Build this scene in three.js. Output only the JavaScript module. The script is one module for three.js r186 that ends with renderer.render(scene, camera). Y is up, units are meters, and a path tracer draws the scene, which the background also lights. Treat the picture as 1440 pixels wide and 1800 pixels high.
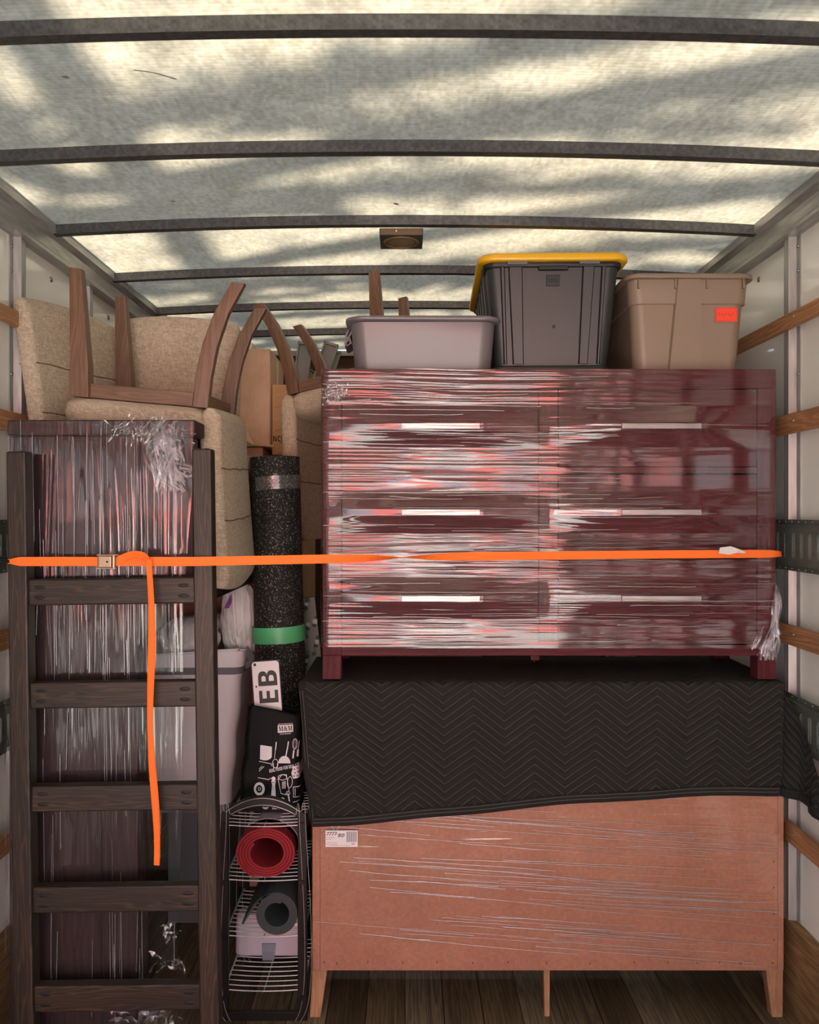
import * as THREE from 'three';
import { RoundedBoxGeometry } from 'three/addons/geometries/RoundedBoxGeometry.js';
import { mergeGeometries, mergeVertices } from 'three/addons/utils/BufferGeometryUtils.js';

// ---------- camera, sky, sun, exposure ----------
const scene = new THREE.Scene();
const camera = new THREE.PerspectiveCamera(2 * Math.atan(900 / 1441) * 180 / Math.PI, 1440 / 1800, 0.05, 200);
camera.position.set(0, 1.64, 0);                       // standing on the load floor, looking level down the box
camera.lookAt(0, 1.64, -5);
camera.setViewOffset(1440, 1800, 8, -3, 1440, 1800);
const renderer = new THREE.WebGLRenderer();
renderer.toneMapping = THREE.LinearToneMapping;
renderer.toneMappingExposure = 4.5;
renderer.shadowMap.enabled = true;
const SKY = new THREE.Color().setRGB(0.8, 0.92, 1.05);
scene.background = SKY;
const sun = new THREE.DirectionalLight(new THREE.Color().setRGB(1, 0.92, 0.77), 15);
const SUN = new THREE.Vector3(-0.6, 1, -0.6).normalize();
sun.position.copy(SUN).multiplyScalar(20); sun.target.position.set(0, 0, -1);
sun.castShadow = true; sun.shadow.radius = 1.3; sun.shadow.mapSize.set(2048, 2048);
Object.assign(sun.shadow.camera, { left: -12, right: 12, top: 12, bottom: -12, near: 1, far: 60 });
sun.name = 'sun'; scene.add(sun, sun.target);

// ---------- helpers ----------
let seed = 7;
const rnd = () => { seed = (seed + 0x6d2b79f5) | 0; let t = Math.imul(seed ^ (seed >>> 15), 1 | seed); t = (t + Math.imul(t ^ (t >>> 7), 61 | t)) ^ t; return ((t ^ (t >>> 14)) >>> 0) / 4294967296; };
const rr = (a, b) => a + (b - a) * rnd();
const V = (x, y, z) => new THREE.Vector3(x, y, z);
const clamp = (x, a, b) => Math.min(b, Math.max(a, x));
const sstep = (a, b, x) => { const t = clamp((x - a) / (b - a), 0, 1); return t * t * (3 - 2 * t); };
const hash = (x, y, s) => { let h = Math.imul(x, 374761393) + Math.imul(y, 668265263) + Math.imul(s, 974711); h = Math.imul(h ^ (h >>> 13), 1274126177); return ((h ^ (h >>> 16)) >>> 0) / 4294967296; };
// value noise that repeats every px, py cells
function noise(x, y, px = 4096, py = 4096, s = 1) {
  const xi = Math.floor(x), yi = Math.floor(y), fx = x - xi, fy = y - yi;
  const u = fx * fx * (3 - 2 * fx), v = fy * fy * (3 - 2 * fy), m = (a, n) => ((a % n) + n) % n;
  const a = hash(m(xi, px), m(yi, py), s), b = hash(m(xi + 1, px), m(yi, py), s), c = hash(m(xi, px), m(yi + 1, py), s), d = hash(m(xi + 1, px), m(yi + 1, py), s);
  return a + (b - a) * u + (c - a) * v + (a - b - c + d) * u * v;
}
function fbm(x, y, p, q, s, o = 4) { let r = 0, a = 0.5, t = 0; for (let i = 0; i < o; i++) { r += a * noise(x, y, p, q, s + i); t += a; x *= 2; y *= 2; p *= 2; q *= 2; a *= 0.5; } return r / t; }
function tex(w, h, f, srgb = true) {          // f(u, v) -> [r, g, b] 0..1, repeats
  const d = new Uint8Array(w * h * 4);
  for (let j = 0; j < h; j++) for (let i = 0; i < w; i++) {
    const c = f(i / w, j / h), o = (j * w + i) * 4;
    d[o] = clamp(c[0], 0, 1) * 255; d[o + 1] = clamp(c[1], 0, 1) * 255; d[o + 2] = clamp(c[2], 0, 1) * 255; d[o + 3] = 255;
  }
  const t = new THREE.DataTexture(d, w, h);
  t.wrapS = t.wrapT = THREE.RepeatWrapping; t.magFilter = THREE.LinearFilter; t.minFilter = THREE.LinearFilter;
  if (srgb) t.colorSpace = THREE.SRGBColorSpace;
  t.needsUpdate = true; return t;
}
const rep = (t, x, y, rot = 0) => { const c = t.clone(); c.repeat.set(x, y); c.rotation = rot; c.needsUpdate = true; return c; };
const mixc = (a, b, t) => [a[0] + (b[0] - a[0]) * t, a[1] + (b[1] - a[1]) * t, a[2] + (b[2] - a[2]) * t];
const hex = (h) => [(h >> 16) / 255, ((h >> 8) & 255) / 255, (h & 255) / 255];
const std = (o) => new THREE.MeshStandardMaterial(o), phy = (o) => new THREE.MeshPhysicalMaterial(o);
const used = {};
const numbered = (n) => { const k = used[n] = (used[n] ?? -1) + 1; return k ? n + '_' + String(k).padStart(3, '0') : n; };
function mesh(name, geo, mat, parent) {
  const m = new THREE.Mesh(Array.isArray(geo) ? merge(geo) : geo, mat);
  m.name = parent ? name : numbered(name); m.castShadow = m.receiveShadow = true; (parent ?? scene).add(m); return m;
}
function thing(name, label, category, pos = [0, 0, 0], group) {
  const o = new THREE.Group(); o.name = numbered(name); o.position.set(...pos); o.userData = { label, category };
  if (group) o.userData.group = group; scene.add(o); return o;
}
function setting(name, label, category) { const o = thing(name, label, category); o.userData.kind = 'structure'; return o; }
function clean(g) { const r = g.index ? g.toNonIndexed() : g; for (const k of Object.keys(r.attributes)) if (!['position', 'normal', 'uv'].includes(k)) r.deleteAttribute(k); return r; }
function merge(list) { return mergeGeometries(list.map(clean)); }
// texture coordinates in metres, from the dominant direction of each face; grain runs along the axis named
function metres(g, grain = 'auto') {
  g = g.index ? g.toNonIndexed() : g; g.computeBoundingBox();
  const p = g.attributes.position, n = p.count, uv = new Float32Array(n * 2), s = g.boundingBox.getSize(V(0, 0, 0));
  if (grain === 'auto') grain = s.x >= s.y && s.x >= s.z ? 'x' : s.y >= s.z ? 'y' : 'z';
  const a = V(0, 0, 0), b = V(0, 0, 0), c = V(0, 0, 0), e = V(0, 0, 0);
  const ox = rnd() * 3, oy = rnd() * 3;
  for (let i = 0; i < n; i += 3) {
    a.fromBufferAttribute(p, i); b.fromBufferAttribute(p, i + 1); c.fromBufferAttribute(p, i + 2);
    e.copy(b).sub(a).cross(c.clone().sub(a)); const x = Math.abs(e.x), y = Math.abs(e.y), z = Math.abs(e.z);
    const ax = x >= y && x >= z ? ['z', 'y'] : y >= z ? ['x', 'z'] : ['x', 'y'];
    const along = ax.includes(grain) ? grain : ax[0], across = ax[0] === along ? ax[1] : ax[0];
    [a, b, c].forEach((q, k) => { uv[(i + k) * 2] = q[along] + ox; uv[(i + k) * 2 + 1] = q[across] + oy; });
  }
  g.setAttribute('uv', new THREE.BufferAttribute(uv, 2)); return g;
}
// box between two corners, edges rounded
function bx(x0, x1, y0, y1, z0, z1, r = 0.003, grain = 'auto', seg = 1) {
  const w = Math.abs(x1 - x0), h = Math.abs(y1 - y0), d = Math.abs(z1 - z0);
  const g = r > 0 ? new RoundedBoxGeometry(w, h, d, seg, Math.min(r, w / 2.01, h / 2.01, d / 2.01)) : new THREE.BoxGeometry(w, h, d);
  g.translate((x0 + x1) / 2, (y0 + y1) / 2, (z0 + z1) / 2); return metres(g, grain);
}
function smooth(g) { g = mergeVertices(g, 1e-5); g.computeVertexNormals(); return g; }
// skin over rings of points (each closed); caps: fan at both ends
function loft(rings, { cap0 = true, cap1 = true, close = true, uvs = null, soft = true } = {}) {
  const n = rings[0].length, pos = [], uv = [], idx = []; let v = 0; const cols = close ? n + 1 : n;
  rings.forEach((r, j) => {
    if (j) { const a = rings[j - 1][0], b = r[0]; v += Math.hypot(a[0] - b[0], a[1] - b[1], a[2] - b[2]); }
    let u = 0;
    for (let i = 0; i < cols; i++) { const q = r[i % n]; if (i) { const o = r[i - 1]; u += Math.hypot(q[0] - o[0], q[1] - o[1], q[2] - o[2]); } pos.push(...q); uv.push(...(uvs ? uvs(q, u, v) : [u, v])); }
  });
  for (let j = 0; j + 1 < rings.length; j++) for (let i = 0; i + 1 < cols; i++) { const a = j * cols + i, b = a + 1, c = a + cols, d = c + 1; idx.push(a, b, c, b, d, c); }
  const fan = (r, flip) => { const c = pos.length / 3, m = [0, 0, 0]; r.forEach((q) => q.forEach((x, k) => { m[k] += x / r.length; })); pos.push(...m); uv.push(...(uvs ? uvs(m, 0, v) : [m[0], m[2]]));
    const s = pos.length / 3; r.forEach((q) => { pos.push(...q); uv.push(...(uvs ? uvs(q, 0, v) : [q[0], q[2]])); }); for (let i = 0; i < n; i++) { const a = s + i, b = s + (i + 1) % n; flip ? idx.push(c, a, b) : idx.push(c, b, a); } };
  if (cap0) fan(rings[0], false); if (cap1) fan(rings[rings.length - 1], true);
  const g = new THREE.BufferGeometry();
  g.setAttribute('position', new THREE.Float32BufferAttribute(pos, 3)); g.setAttribute('uv', new THREE.Float32BufferAttribute(uv, 2)); g.setIndex(idx);
  if (!soft) { const h = g.toNonIndexed(); h.computeVertexNormals(); return h; }
  g.computeVertexNormals();
  if (close) { const nn = g.attributes.normal; for (let j = 0; j < rings.length; j++) { const a = j * cols, b = a + cols - 1, s = V(nn.getX(a) + nn.getX(b), nn.getY(a) + nn.getY(b), nn.getZ(a) + nn.getZ(b)).normalize(); nn.setXYZ(a, s.x, s.y, s.z); nn.setXYZ(b, s.x, s.y, s.z); } }
  return g;
}
// rounded rectangle in the x-z plane, counter-clockwise seen from below
function rrect(w, d, r, y, cx = 0, cz = 0, k = 4) {
  const out = [], q = [[1, 1, 0], [-1, 1, 1], [-1, -1, 2], [1, -1, 3]];
  for (const [sx, sz, t] of q) for (let i = 0; i <= k; i++) { const a = (t + i / k) * Math.PI / 2; out.push([cx + sx * (w / 2 - r) + Math.cos(a) * r, y, cz + sz * (d / 2 - r) + Math.sin(a) * r]); }
  return out.reverse();
}
// more points along the long sides of a ring
const dense = (ring, step = 0.02) => ring.flatMap((p, i) => { const q = ring[(i + 1) % ring.length], n = Math.max(1, Math.round(Math.hypot(q[0] - p[0], q[2] - p[2]) / step)); return Array.from({ length: n }, (_, k) => p.map((a, c) => a + (q[c] - a) * k / n)); });
// square-section bar through points; w, d at each point; x / z axes of the section stay put
function bar(pts, ws, ds, r = 0.004) {
  return metres(loft(pts.map((p, i) => rrect(ws[i], ds[i], r, 0, 0, 0, 2).map(([x, , z]) => [p[0] + x, p[1], p[2] + z])), { soft: true }), 'y');
}
const curve = (pts, closed = false, t = 0.5) => new THREE.CatmullRomCurve3(pts.map((p) => V(...p)), closed, 'catmullrom', t);
const tube = (pts, r, n = 40, k = 8, closed = false) => new THREE.TubeGeometry(curve(pts, closed), n, r, k, closed);
const rod = (a, b, r, k = 8) => { const A = V(...a), B = V(...b), l = A.distanceTo(B), g = new THREE.CylinderGeometry(r, r, l, k); g.rotateX(Math.PI / 2); const m = new THREE.Object3D(); m.position.copy(A).lerp(B, 0.5); m.lookAt(B); m.updateMatrix(); g.applyMatrix4(m.matrix); return g; };
function grid(nu, nv, f, uvf) {              // f(u, v) -> [x, y, z]
  const pos = [], uv = [], idx = [];
  for (let j = 0; j <= nv; j++) for (let i = 0; i <= nu; i++) { const u = i / nu, v = j / nv; pos.push(...f(u, v)); uv.push(...(uvf ? uvf(u, v) : [u, v])); }
  for (let j = 0; j < nv; j++) for (let i = 0; i < nu; i++) { const a = j * (nu + 1) + i, b = a + 1, c = a + nu + 1, d = c + 1; idx.push(a, b, c, b, d, c); }
  const g = new THREE.BufferGeometry();
  g.setAttribute('position', new THREE.Float32BufferAttribute(pos, 3)); g.setAttribute('uv', new THREE.Float32BufferAttribute(uv, 2)); g.setIndex(idx); g.computeVertexNormals(); return g;
}
function canvasTex(w, h, draw) { const c = document.createElement('canvas'); c.width = w; c.height = h; const g = c.getContext('2d'); draw(g, w, h); const t = new THREE.CanvasTexture(c); t.colorSpace = THREE.SRGBColorSpace; return t; }

// ---------- materials ----------
// wood: long wavering growth lines along u; one repeat = len x wid metres
function woodTex(light, dark, { lines = 14, warp = 2.2, fine = 0.25, sharp = 1, s = 1 } = {}) {
  const L = hex(light), D = hex(dark);
  return tex(1024, 512, (u, v) => {
    const w = fbm(u * 3, v * 6, 3, 6, s, 3) - 0.5, ph = (v * lines + w * warp * 2);
    let g = 0.5 + 0.5 * Math.sin(ph * 2 * Math.PI); g = Math.pow(g, sharp);
    const f = noise(u * 24, v * 400, 24, 400, s + 9), b = fbm(u * 2, v * 3, 2, 3, s + 20, 3);
    return mixc(D, L, clamp(g * 0.55 + (f - 0.5) * fine * 2 + (b - 0.5) * 0.6 + 0.22, 0, 1));
  });
}
const T = {};
T.slat = woodTex(0xbb875c, 0x86583a, { lines: 10, s: 3 });
T.ply = woodTex(0x97734c, 0x6b4c2f, { lines: 6, warp: 3, s: 11, fine: 0.4 });
T.ladder = woodTex(0x4c3626, 0x140e0b, { lines: 16, warp: 3.0, sharp: 3.2, s: 23, fine: 0.3 });
T.walnut = woodTex(0x7c5a43, 0x593e2d, { lines: 6, warp: 1.6, s: 31, fine: 0.35 });
T.maple = woodTex(0xb88a66, 0x95694a, { lines: 7, warp: 2.4, s: 41, fine: 0.3 });
T.plank = woodTex(0x8a7660, 0x4c4034, { lines: 9, warp: 2, s: 51, fine: 0.55 });
T.mahogany = woodTex(0x5c2a30, 0x451e23, { lines: 8, warp: 1.4, s: 45, fine: 0.3 });
T.espresso = woodTex(0x3a2628, 0x241719, { lines: 8, warp: 1.4, s: 47, fine: 0.3 });
T.mdf = tex(512, 512, (u, v) => { const n = fbm(u * 60, v * 60, 60, 60, 61, 3), b = fbm(u * 4, v * 4, 4, 4, 63, 3); return mixc(hex(0x9c6750), hex(0xb88066), clamp(0.5 + (n - 0.5) * 0.9 + (b - 0.5) * 0.7, 0, 1)); });
T.card = tex(512, 512, (u, v) => { const n = noise(u * 20, v * 220, 20, 220, 71), b = fbm(u * 5, v * 5, 5, 5, 73, 3); return mixc(hex(0xbd957a), hex(0xd9b196), clamp(0.5 + (n - 0.5) * 0.35 + (b - 0.5) * 0.9, 0, 1)); });
const weave = (u, v) => { const a = noise(u * 128, v * 16, 128, 16, 81), b = noise(u * 16, v * 128, 16, 128, 83), c = noise(u * 256, v * 24, 256, 24, 85), d = noise(u * 24, v * 256, 24, 256, 87); return clamp(0.5 + (a - 0.5) * 0.35 + (b - 0.5) * 0.45 + (c - 0.5) * 0.5 + (d - 0.5) * 0.6, 0, 1); };
T.linen = tex(512, 512, (u, v) => mixc(hex(0x9a8671), hex(0xd4c3ae), weave(u, v)));
T.linenBump = tex(512, 512, (u, v) => { const w = weave(u, v); return [w, w, w]; }, false);
T.rubber = tex(1024, 1024, (u, v) => {
  const b = fbm(u * 40, v * 40, 40, 40, 91, 2), base = mixc([0.05, 0.05, 0.045], [0.11, 0.105, 0.09], b); let k = 0;
  for (const [n, s, th] of [[150, 101, 0.86], [90, 103, 0.93]]) {
    const cx = Math.floor(u * n), cy = Math.floor(v * n);
    for (let i = -1; i < 2; i++) for (let j = -1; j < 2; j++) { const X = (cx + i + n) % n, Y = (cy + j + n) % n; if (hash(X, Y, s) < th) continue; const ang = hash(X, Y, s + 1) * 3.14, dx = u * n - cx - i - 0.5, dy = v * n - cy - j - 0.5, a = dx * Math.cos(ang) + dy * Math.sin(ang), c = -dx * Math.sin(ang) + dy * Math.cos(ang); if (a * a / 0.3 + c * c / 0.05 < 1) k = 0.45 + 0.55 * hash(X, Y, s + 2); }
  }
  return mixc(base, [0.78, 0.76, 0.7], k);
});
T.zinc = tex(512, 512, (u, v) => { const n = fbm(u * 22, v * 22, 22, 22, 111, 3), c = Math.floor(noise(u * 40, v * 40, 40, 40, 115) * 5) / 5; const k = 0.36 + (n - 0.5) * 0.12 + (c - 0.5) * 0.05; return [k, k * 1.0, k * 1.02]; });
T.fibre = tex(1024, 1024, (u, v) => {
  const a = noise(u * 90 + noise(u * 8, v * 8, 8, 8, 5) * 3, v * 24, 90, 24, 121), b = fbm(u * 60, v * 60, 60, 60, 123, 3), r = 0.5 + 0.5 * Math.sin(v * 2 * Math.PI * 60), m = fbm(u * 6, v * 6, 6, 6, 127, 3);
  return mixc(hex(0xb9b2a2), hex(0xf6f1e4), clamp(0.62 + (a - 0.5) * 0.35 + (b - 0.5) * 0.8 + (r - 0.5) * 0.16 + (m - 0.5) * 0.5, 0, 1));
});
const M = {};
M.slat = std({ map: rep(T.slat, 1 / 0.9, 1 / 0.16), roughness: 0.55 });
M.ply = std({ map: rep(T.ply, 1 / 1.4, 1 / 0.35), roughness: 0.75 });
M.ladder = phy({ map: rep(T.ladder, 1 / 0.9, 1 / 0.14), roughness: 0.5, bumpMap: rep(T.ladder, 1 / 0.9, 1 / 0.14), bumpScale: 0.0006 });
M.walnut = phy({ map: rep(T.walnut, 1 / 0.7, 1 / 0.12), roughness: 0.42, clearcoat: 0.15, clearcoatRoughness: 0.3 });
M.maple = std({ map: rep(T.maple, 1 / 0.6, 1 / 0.1), roughness: 0.6 });
M.planks = [0xffffff, 0xd8cfc4, 0xb4a898, 0xe8dccb].map((c) => std({ map: rep(T.plank, 1 / 1.2, 1 / 0.16), color: c, roughness: 0.6 }));
M.mdf = std({ map: rep(T.mdf, 2, 2), roughness: 0.6 });
M.card = std({ map: rep(T.card, 2.2, 2.2), roughness: 0.8 });
M.cardPale = std({ map: rep(T.card, 2.2, 2.2), color: 0xfff0dc, roughness: 0.8 });
M.linen = phy({ map: rep(T.linen, 1 / 0.2, 1 / 0.2), bumpMap: rep(T.linenBump, 1 / 0.2, 1 / 0.2), bumpScale: 0.0008, roughness: 0.95, sheen: 0.3, sheenRoughness: 0.6, sheenColor: new THREE.Color(0xe8d8bd) });
M.seam = std({ color: 0x6f5a42, roughness: 1 });
M.rubber = std({ map: rep(T.rubber, 1 / 0.55, 1 / 0.55), roughness: 0.75 });
M.zinc = std({ map: rep(T.zinc, 4, 4), metalness: 0.75, roughness: 0.5 });
T.alu = tex(256, 256, (u, v) => { const n = fbm(u * 8, v * 60, 8, 60, 131, 3), k = 0.62 + (n - 0.5) * 0.2; return [k, k * 0.985, k * 0.96]; });
M.alu = std({ map: rep(T.alu, 1.5, 1.5), metalness: 0.3, roughness: 0.38 });
M.frp = phy({ color: 0xf6f2ea, roughness: 0.3, clearcoat: 1, clearcoatRoughness: 0.05 });
M.roof = phy({ map: rep(T.fibre, 1 / 0.8, 1 / 0.8), color: new THREE.Color().setRGB(0.28, 0.272, 0.252), roughness: 1, transmission: 0.27, thickness: 0, ior: 1.3 });
M.espresso = phy({ map: rep(T.espresso, 1 / 0.8, 1 / 0.2), roughness: 0.5, specularIntensity: 0.6 });
M.lacquer = phy({ map: rep(T.mahogany, 1 / 0.8, 1 / 0.2), roughness: 0.5, specularIntensity: 0.2 });
M.film = phy({ color: 0xffffff, roughness: 0.07, transmission: 1, thickness: 0, ior: 1.72 });
M.filmFold = phy({ color: 0xf4f2f4, roughness: 0.16, transmission: 0.95, thickness: 0, ior: 1.9 });
M.fold = phy({ color: 0xf4f2f4, roughness: 0.2, transmission: 0.86, thickness: 0, ior: 2.1 });
M.chrome = std({ color: 0x97918f, metalness: 0.9, roughness: 0.38 });
M.steelDark = std({ color: 0x4a4c4a, metalness: 0.7, roughness: 0.45 });
M.etrack = std({ map: rep(T.alu, 3, 3), color: 0xa4aca4, metalness: 0.3, roughness: 0.42 });
M.black = std({ color: 0x0c0c0d, roughness: 0.6 });
M.white = std({ color: 0xd9d6d2, roughness: 0.6 });
M.webbing = std({ color: 0xff7424, roughness: 0.75 });

// ---------- the truck box ----------
const ZR = 1.0, ZE = -5.3;                                 // rear opening, front end
const floor = setting('floor', 'dark worn hardwood plank floor of the truck box', 'floor');
mesh('subfloor', bx(-1.33, 1.33, -0.12, -0.02, ZE - 0.03, ZR, 0), M.steelDark, floor);
{
  const g = []; for (let k = 0; k < 4; k++) g.push([bx(0.001, 0.127, -0.02, 0, 0, 3.145, 0.002, 'z'), bx(0.001, 0.127, -0.02, 0, 0, 3.145, 0.002, 'z')]);
  for (let i = 0; i < 20; i++) for (let h = 0; h < 2; h++) {
    const k = (i * 7 + h * 3) % 4, p = mesh('plank', g[k][h], M.planks[(i * 5 + h * 2 + (i >> 2)) % 4], floor);
    p.position.set(-1.28 + i * 0.128, 0, ZE + h * 3.15);
  }
}
const roofY = (x) => 2.709 - 0.022 * x * x;
const railProfile = [[0, 0], [0.05, 0], [0.05, 0.012], [0.03, 0.03], [0.03, 0.075], [0.052, 0.09], [0.052, 0.128], [0.046, 0.132], [0, 0.132]];   // inwards, up
const slatYs = [[2.295, 2.245], [1.966, 1.902], [1.276, 1.212], [0.63, 0.567]];
for (const s of [-1, 1]) {
  const side = s < 0 ? 'left' : 'right';
  const w = setting('wall_' + side, `white glossy panel wall of the truck box on the ${side}`, 'wall');
  mesh('panel', bx(s * 1.30, s * 1.33, -0.02, 2.672, ZE, ZR, 0), M.frp, w);
  // top rail, swept along the box
  {
    const sh = new THREE.Shape(railProfile.map(([a, b]) => new THREE.Vector2(-s * a, b))), g = new THREE.ExtrudeGeometry(sh, { depth: ZR - ZE, bevelEnabled: false });
    g.translate(s * 1.2999, 2.556, ZE); mesh('top_rail', metres(g, 'z'), M.alu, w);
    mesh('sealant', tube(Array.from({ length: 60 }, (_, i) => [s * (1.262 + 0.006 * Math.sin(i * 1.7)), 2.69 + 0.004 * Math.sin(i * 2.3), ZE + 0.05 + (ZR - ZE - 0.1) * i / 59]), 0.004, 240, 6), M.black, w);
  }
  for (let i = -7; i < 5; i++) {                           // hat-section posts
    const z = -2.73 - i * 0.59; if (z < ZE + 0.05 || z > ZR - 0.05) continue;
    const sh = new THREE.Shape([[-0.042, 0], [0.042, 0], [0.042, 0.004], [0.022, 0.006], [0.016, 0.03], [-0.016, 0.03], [-0.022, 0.006], [-0.042, 0.004]].map((q) => new THREE.Vector2(...q)));
    const g = new THREE.ExtrudeGeometry(sh, { depth: 2.556, bevelEnabled: false }); g.rotateX(-Math.PI / 2); g.rotateY(s * Math.PI / 2); g.translate(s * 1.2999, 0, z);
    if (s < 0) { /* the flanges face the panel on both sides */ }
    const p = mesh('post', metres(g, 'y'), M.alu, w); void p;
    for (const y of [2.52, 2.44, 2.1]) mesh('rivet', new THREE.SphereGeometry(0.006, 8, 5), M.chrome, w).position.set(s * 1.295, y, z + 0.032);
  }
  for (let i = 0; i < 16; i++) { const z = -5.1 + i * 0.29 + (i % 2) * 0.06, r = mesh('rivet', new THREE.SphereGeometry(0.011, 10, 6), M.chrome, w); r.scale.set(0.45, 1, 1); r.position.set(s * 1.2995, 2.5, z); }
  for (const [t, b] of slatYs) { mesh('slat', bx(s * 1.252, s * 1.2705, b, t, ZE + 0.01, ZR - 0.02, 0.003, 'z'), M.slat, w); for (let i = 0; i < 10; i++) mesh('screw', new THREE.SphereGeometry(0.005, 8, 5), M.chrome, w).position.set(s * 1.252, (t + b) / 2 + 0.006, -5 + i * 0.59); }
  mesh('kickboard', bx(s * 1.262, s * 1.2995, 0.001, 0.295, ZE + 0.01, ZR - 0.02, 0.004, 'z'), M.ply, w);
  // slotted cargo tracks
  for (const [y0, y1] of [[1.471, 1.603], [0.9, 1.032]]) {
    const h = y1 - y0, sh = new THREE.Shape([[-5.2, 0], [0.95, 0], [0.95, h], [-5.2, h]].map((q) => new THREE.Vector2(...q)));
    const plate = [];
    const hole = (z) => { const p = new THREE.Path(), a = 0.0105, c = 0.031, m = h / 2; p.moveTo(z - a, m - c); p.lineTo(z - a, m + c); p.absarc(z, m + c, a, Math.PI, 0, true); p.lineTo(z + a, m - c); p.absarc(z, m - c, a, 0, -Math.PI, true); return p; };
    for (let z = -3.4; z < -1.4; z += 0.0535) sh.holes.push(hole(z));
    const face = new THREE.ExtrudeGeometry(sh, { depth: 0.003, bevelEnabled: false, curveSegments: 5 });
    face.rotateY(-Math.PI / 2); face.translate(s * 1.2565 + (s < 0 ? 0.0 : 0.003), y0, 0);
    plate.push(metres(face, 'z'));
    for (const [a, b] of [[y0 - 0.018, y0 + 0.002], [y1 - 0.002, y1 + 0.018]]) plate.push(bx(s * 1.266, s * 1.2705, a, b, -5.2, 0.95, 0.001, 'z'));
    for (const y of [y0, y1]) plate.push(bx(s * 1.2535, s * 1.2695, y - 0.002, y + 0.002, -5.2, 0.95, 0.001, 'z'));
    const t = mesh('cargo_track', plate, M.etrack, w);
    const scr = []; for (let z = -3.4; z < -1.4; z += 0.045) for (const y of [y0 - 0.01, y1 + 0.01]) { const g = new THREE.SphereGeometry(0.0035, 6, 4); g.translate(s * 1.266, y, z); scr.push(g); }
    const st = mesh('screw_row', scr, M.chrome, t); st.userData.kind = 'stuff';
    mesh('track_back', bx(s * 1.272, s * 1.2735, y0, y1, -5.2, 0.95, 0), M.frp, t);
  }
}
// translucent roof sheet on bent bows
const ceiling = setting('ceiling', 'translucent fibreglass roof sheet on curved metal bows', 'ceiling');
mesh('roof_sheet', grid(40, 120, (u, v) => { const x = 1.3 - 2.6 * u; return [x, roofY(x), ZE - 0.03 + (ZR + 0.03 - ZE) * v]; }, (u, v) => [2.6 * u, 6.36 * v]), M.roof, ceiling);
for (let i = -6; i < 7; i++) {
  const z = -1.749 - 0.59 * i; if (z > ZR - 0.1 || z < ZE + 0.06) continue;
  const prof = (x) => { const y = roofY(x) - 0.0015; return [[x, y, z], [x, y - 0.034, z], [x, y - 0.034, z - 0.031], [x, y, z - 0.031]]; };
  const rings = []; for (let k = 0; k <= 24; k++) rings.push(prof(-1.262 + 2.524 * k / 24));
  mesh('roof_bow', metres(loft(rings, { soft: false }), 'x'), M.zinc, ceiling);
}
const endWall = setting('wall_front', 'brown plywood wall at the far end of the truck box', 'wall');
mesh('panel', bx(-1.33, 1.33, -0.02, 2.69, ZE - 0.06, ZE - 0.001, 0, 'x'), std({ map: rep(T.ply, 0.7, 2), color: 0x8a7a6a, roughness: 0.8 }), endWall);
mesh('header_rail', bx(-1.25, 1.25, 2.655, 2.69, ZE, ZE + 0.03, 0.004), M.alu, endWall);
const rear = setting('wall_back', 'metal frame round the open rear doorway of the truck box', 'doorway');
mesh('header', bx(-1.33, 1.33, 2.42, 2.72, ZR + 0.001, ZR + 0.07, 0.005), M.frp, rear);
for (const s of [-1, 1]) mesh('jamb', bx(s * 1.2, s * 1.33, -0.12, 2.42, ZR + 0.001, ZR + 0.07, 0.005), M.frp, rear);

// ---------- outside: street, house across it, tree that shades the roof ----------
const ground = setting('ground', 'pale concrete drive behind the truck', 'ground');
mesh('concrete', bx(-40, 40, -1.1, -0.95, -40, 40, 0), std({ map: rep(tex(256, 256, (u, v) => { const n = 0.6 + 0.2 * (fbm(u * 40, v * 40, 40, 40, 201, 2) - 0.5); return [n, n, n * 1.01]; }), 0.5, 0.5), roughness: 0.9 }), ground);
{
  const h = setting('house', 'salmon brick house across the drive with white garage door', 'house'); h.position.set(0, -0.95, 19);
  const wallM = std({ color: 0xe87a76, roughness: 0.9 }), trim = std({ color: 0xe8e8ea, roughness: 0.6 }), pane = phy({ color: 0x8fa0b8, roughness: 0.08, metalness: 0.2 });
  mesh('wall', bx(-5.4, 5.4, 0, 5.4, 0, 7, 0), wallM, h);
  mesh('roof', loft([[-0.5, 0], [1, 1]].map(([, k], i) => (i ? [[-5.9, 5.4, -0.6], [-5.9, 8, 3.5], [-5.9, 5.4, 7.6]] : [[5.9, 5.4, -0.6], [5.9, 8, 3.5], [5.9, 5.4, 7.6]])), { soft: false }), std({ color: 0x4f4a48, roughness: 0.9 }), h);
  mesh('garage_door', bx(-0.4, 2.2, 0, 2.4, -0.06, 0.02, 0.01), trim, h);
  for (const [x0, x1, y0, y1] of [[-0.9, 0.1, 2.9, 4.4], [1.0, 1.7, 2.9, 4.4], [-3.2, -2.2, 1, 2.4], [-3.2, -2.2, 3.1, 4.4], [2.9, 3.7, 1, 2.4], [2.9, 3.7, 3.1, 4.4]]) {
    const w = mesh('window_frame', [bx(x0 - 0.1, x1 + 0.1, y1, y1 + 0.1, -0.06, 0.02, 0), bx(x0 - 0.1, x1 + 0.1, y0 - 0.1, y0, -0.06, 0.02, 0), bx(x0 - 0.1, x0, y0, y1, -0.06, 0.02, 0), bx(x1, x1 + 0.1, y0, y1, -0.06, 0.02, 0)], trim, h);
    mesh('pane', bx(x0, x1, y0, y1, -0.02, 0.01, 0), pane, w);
  }
}
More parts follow.
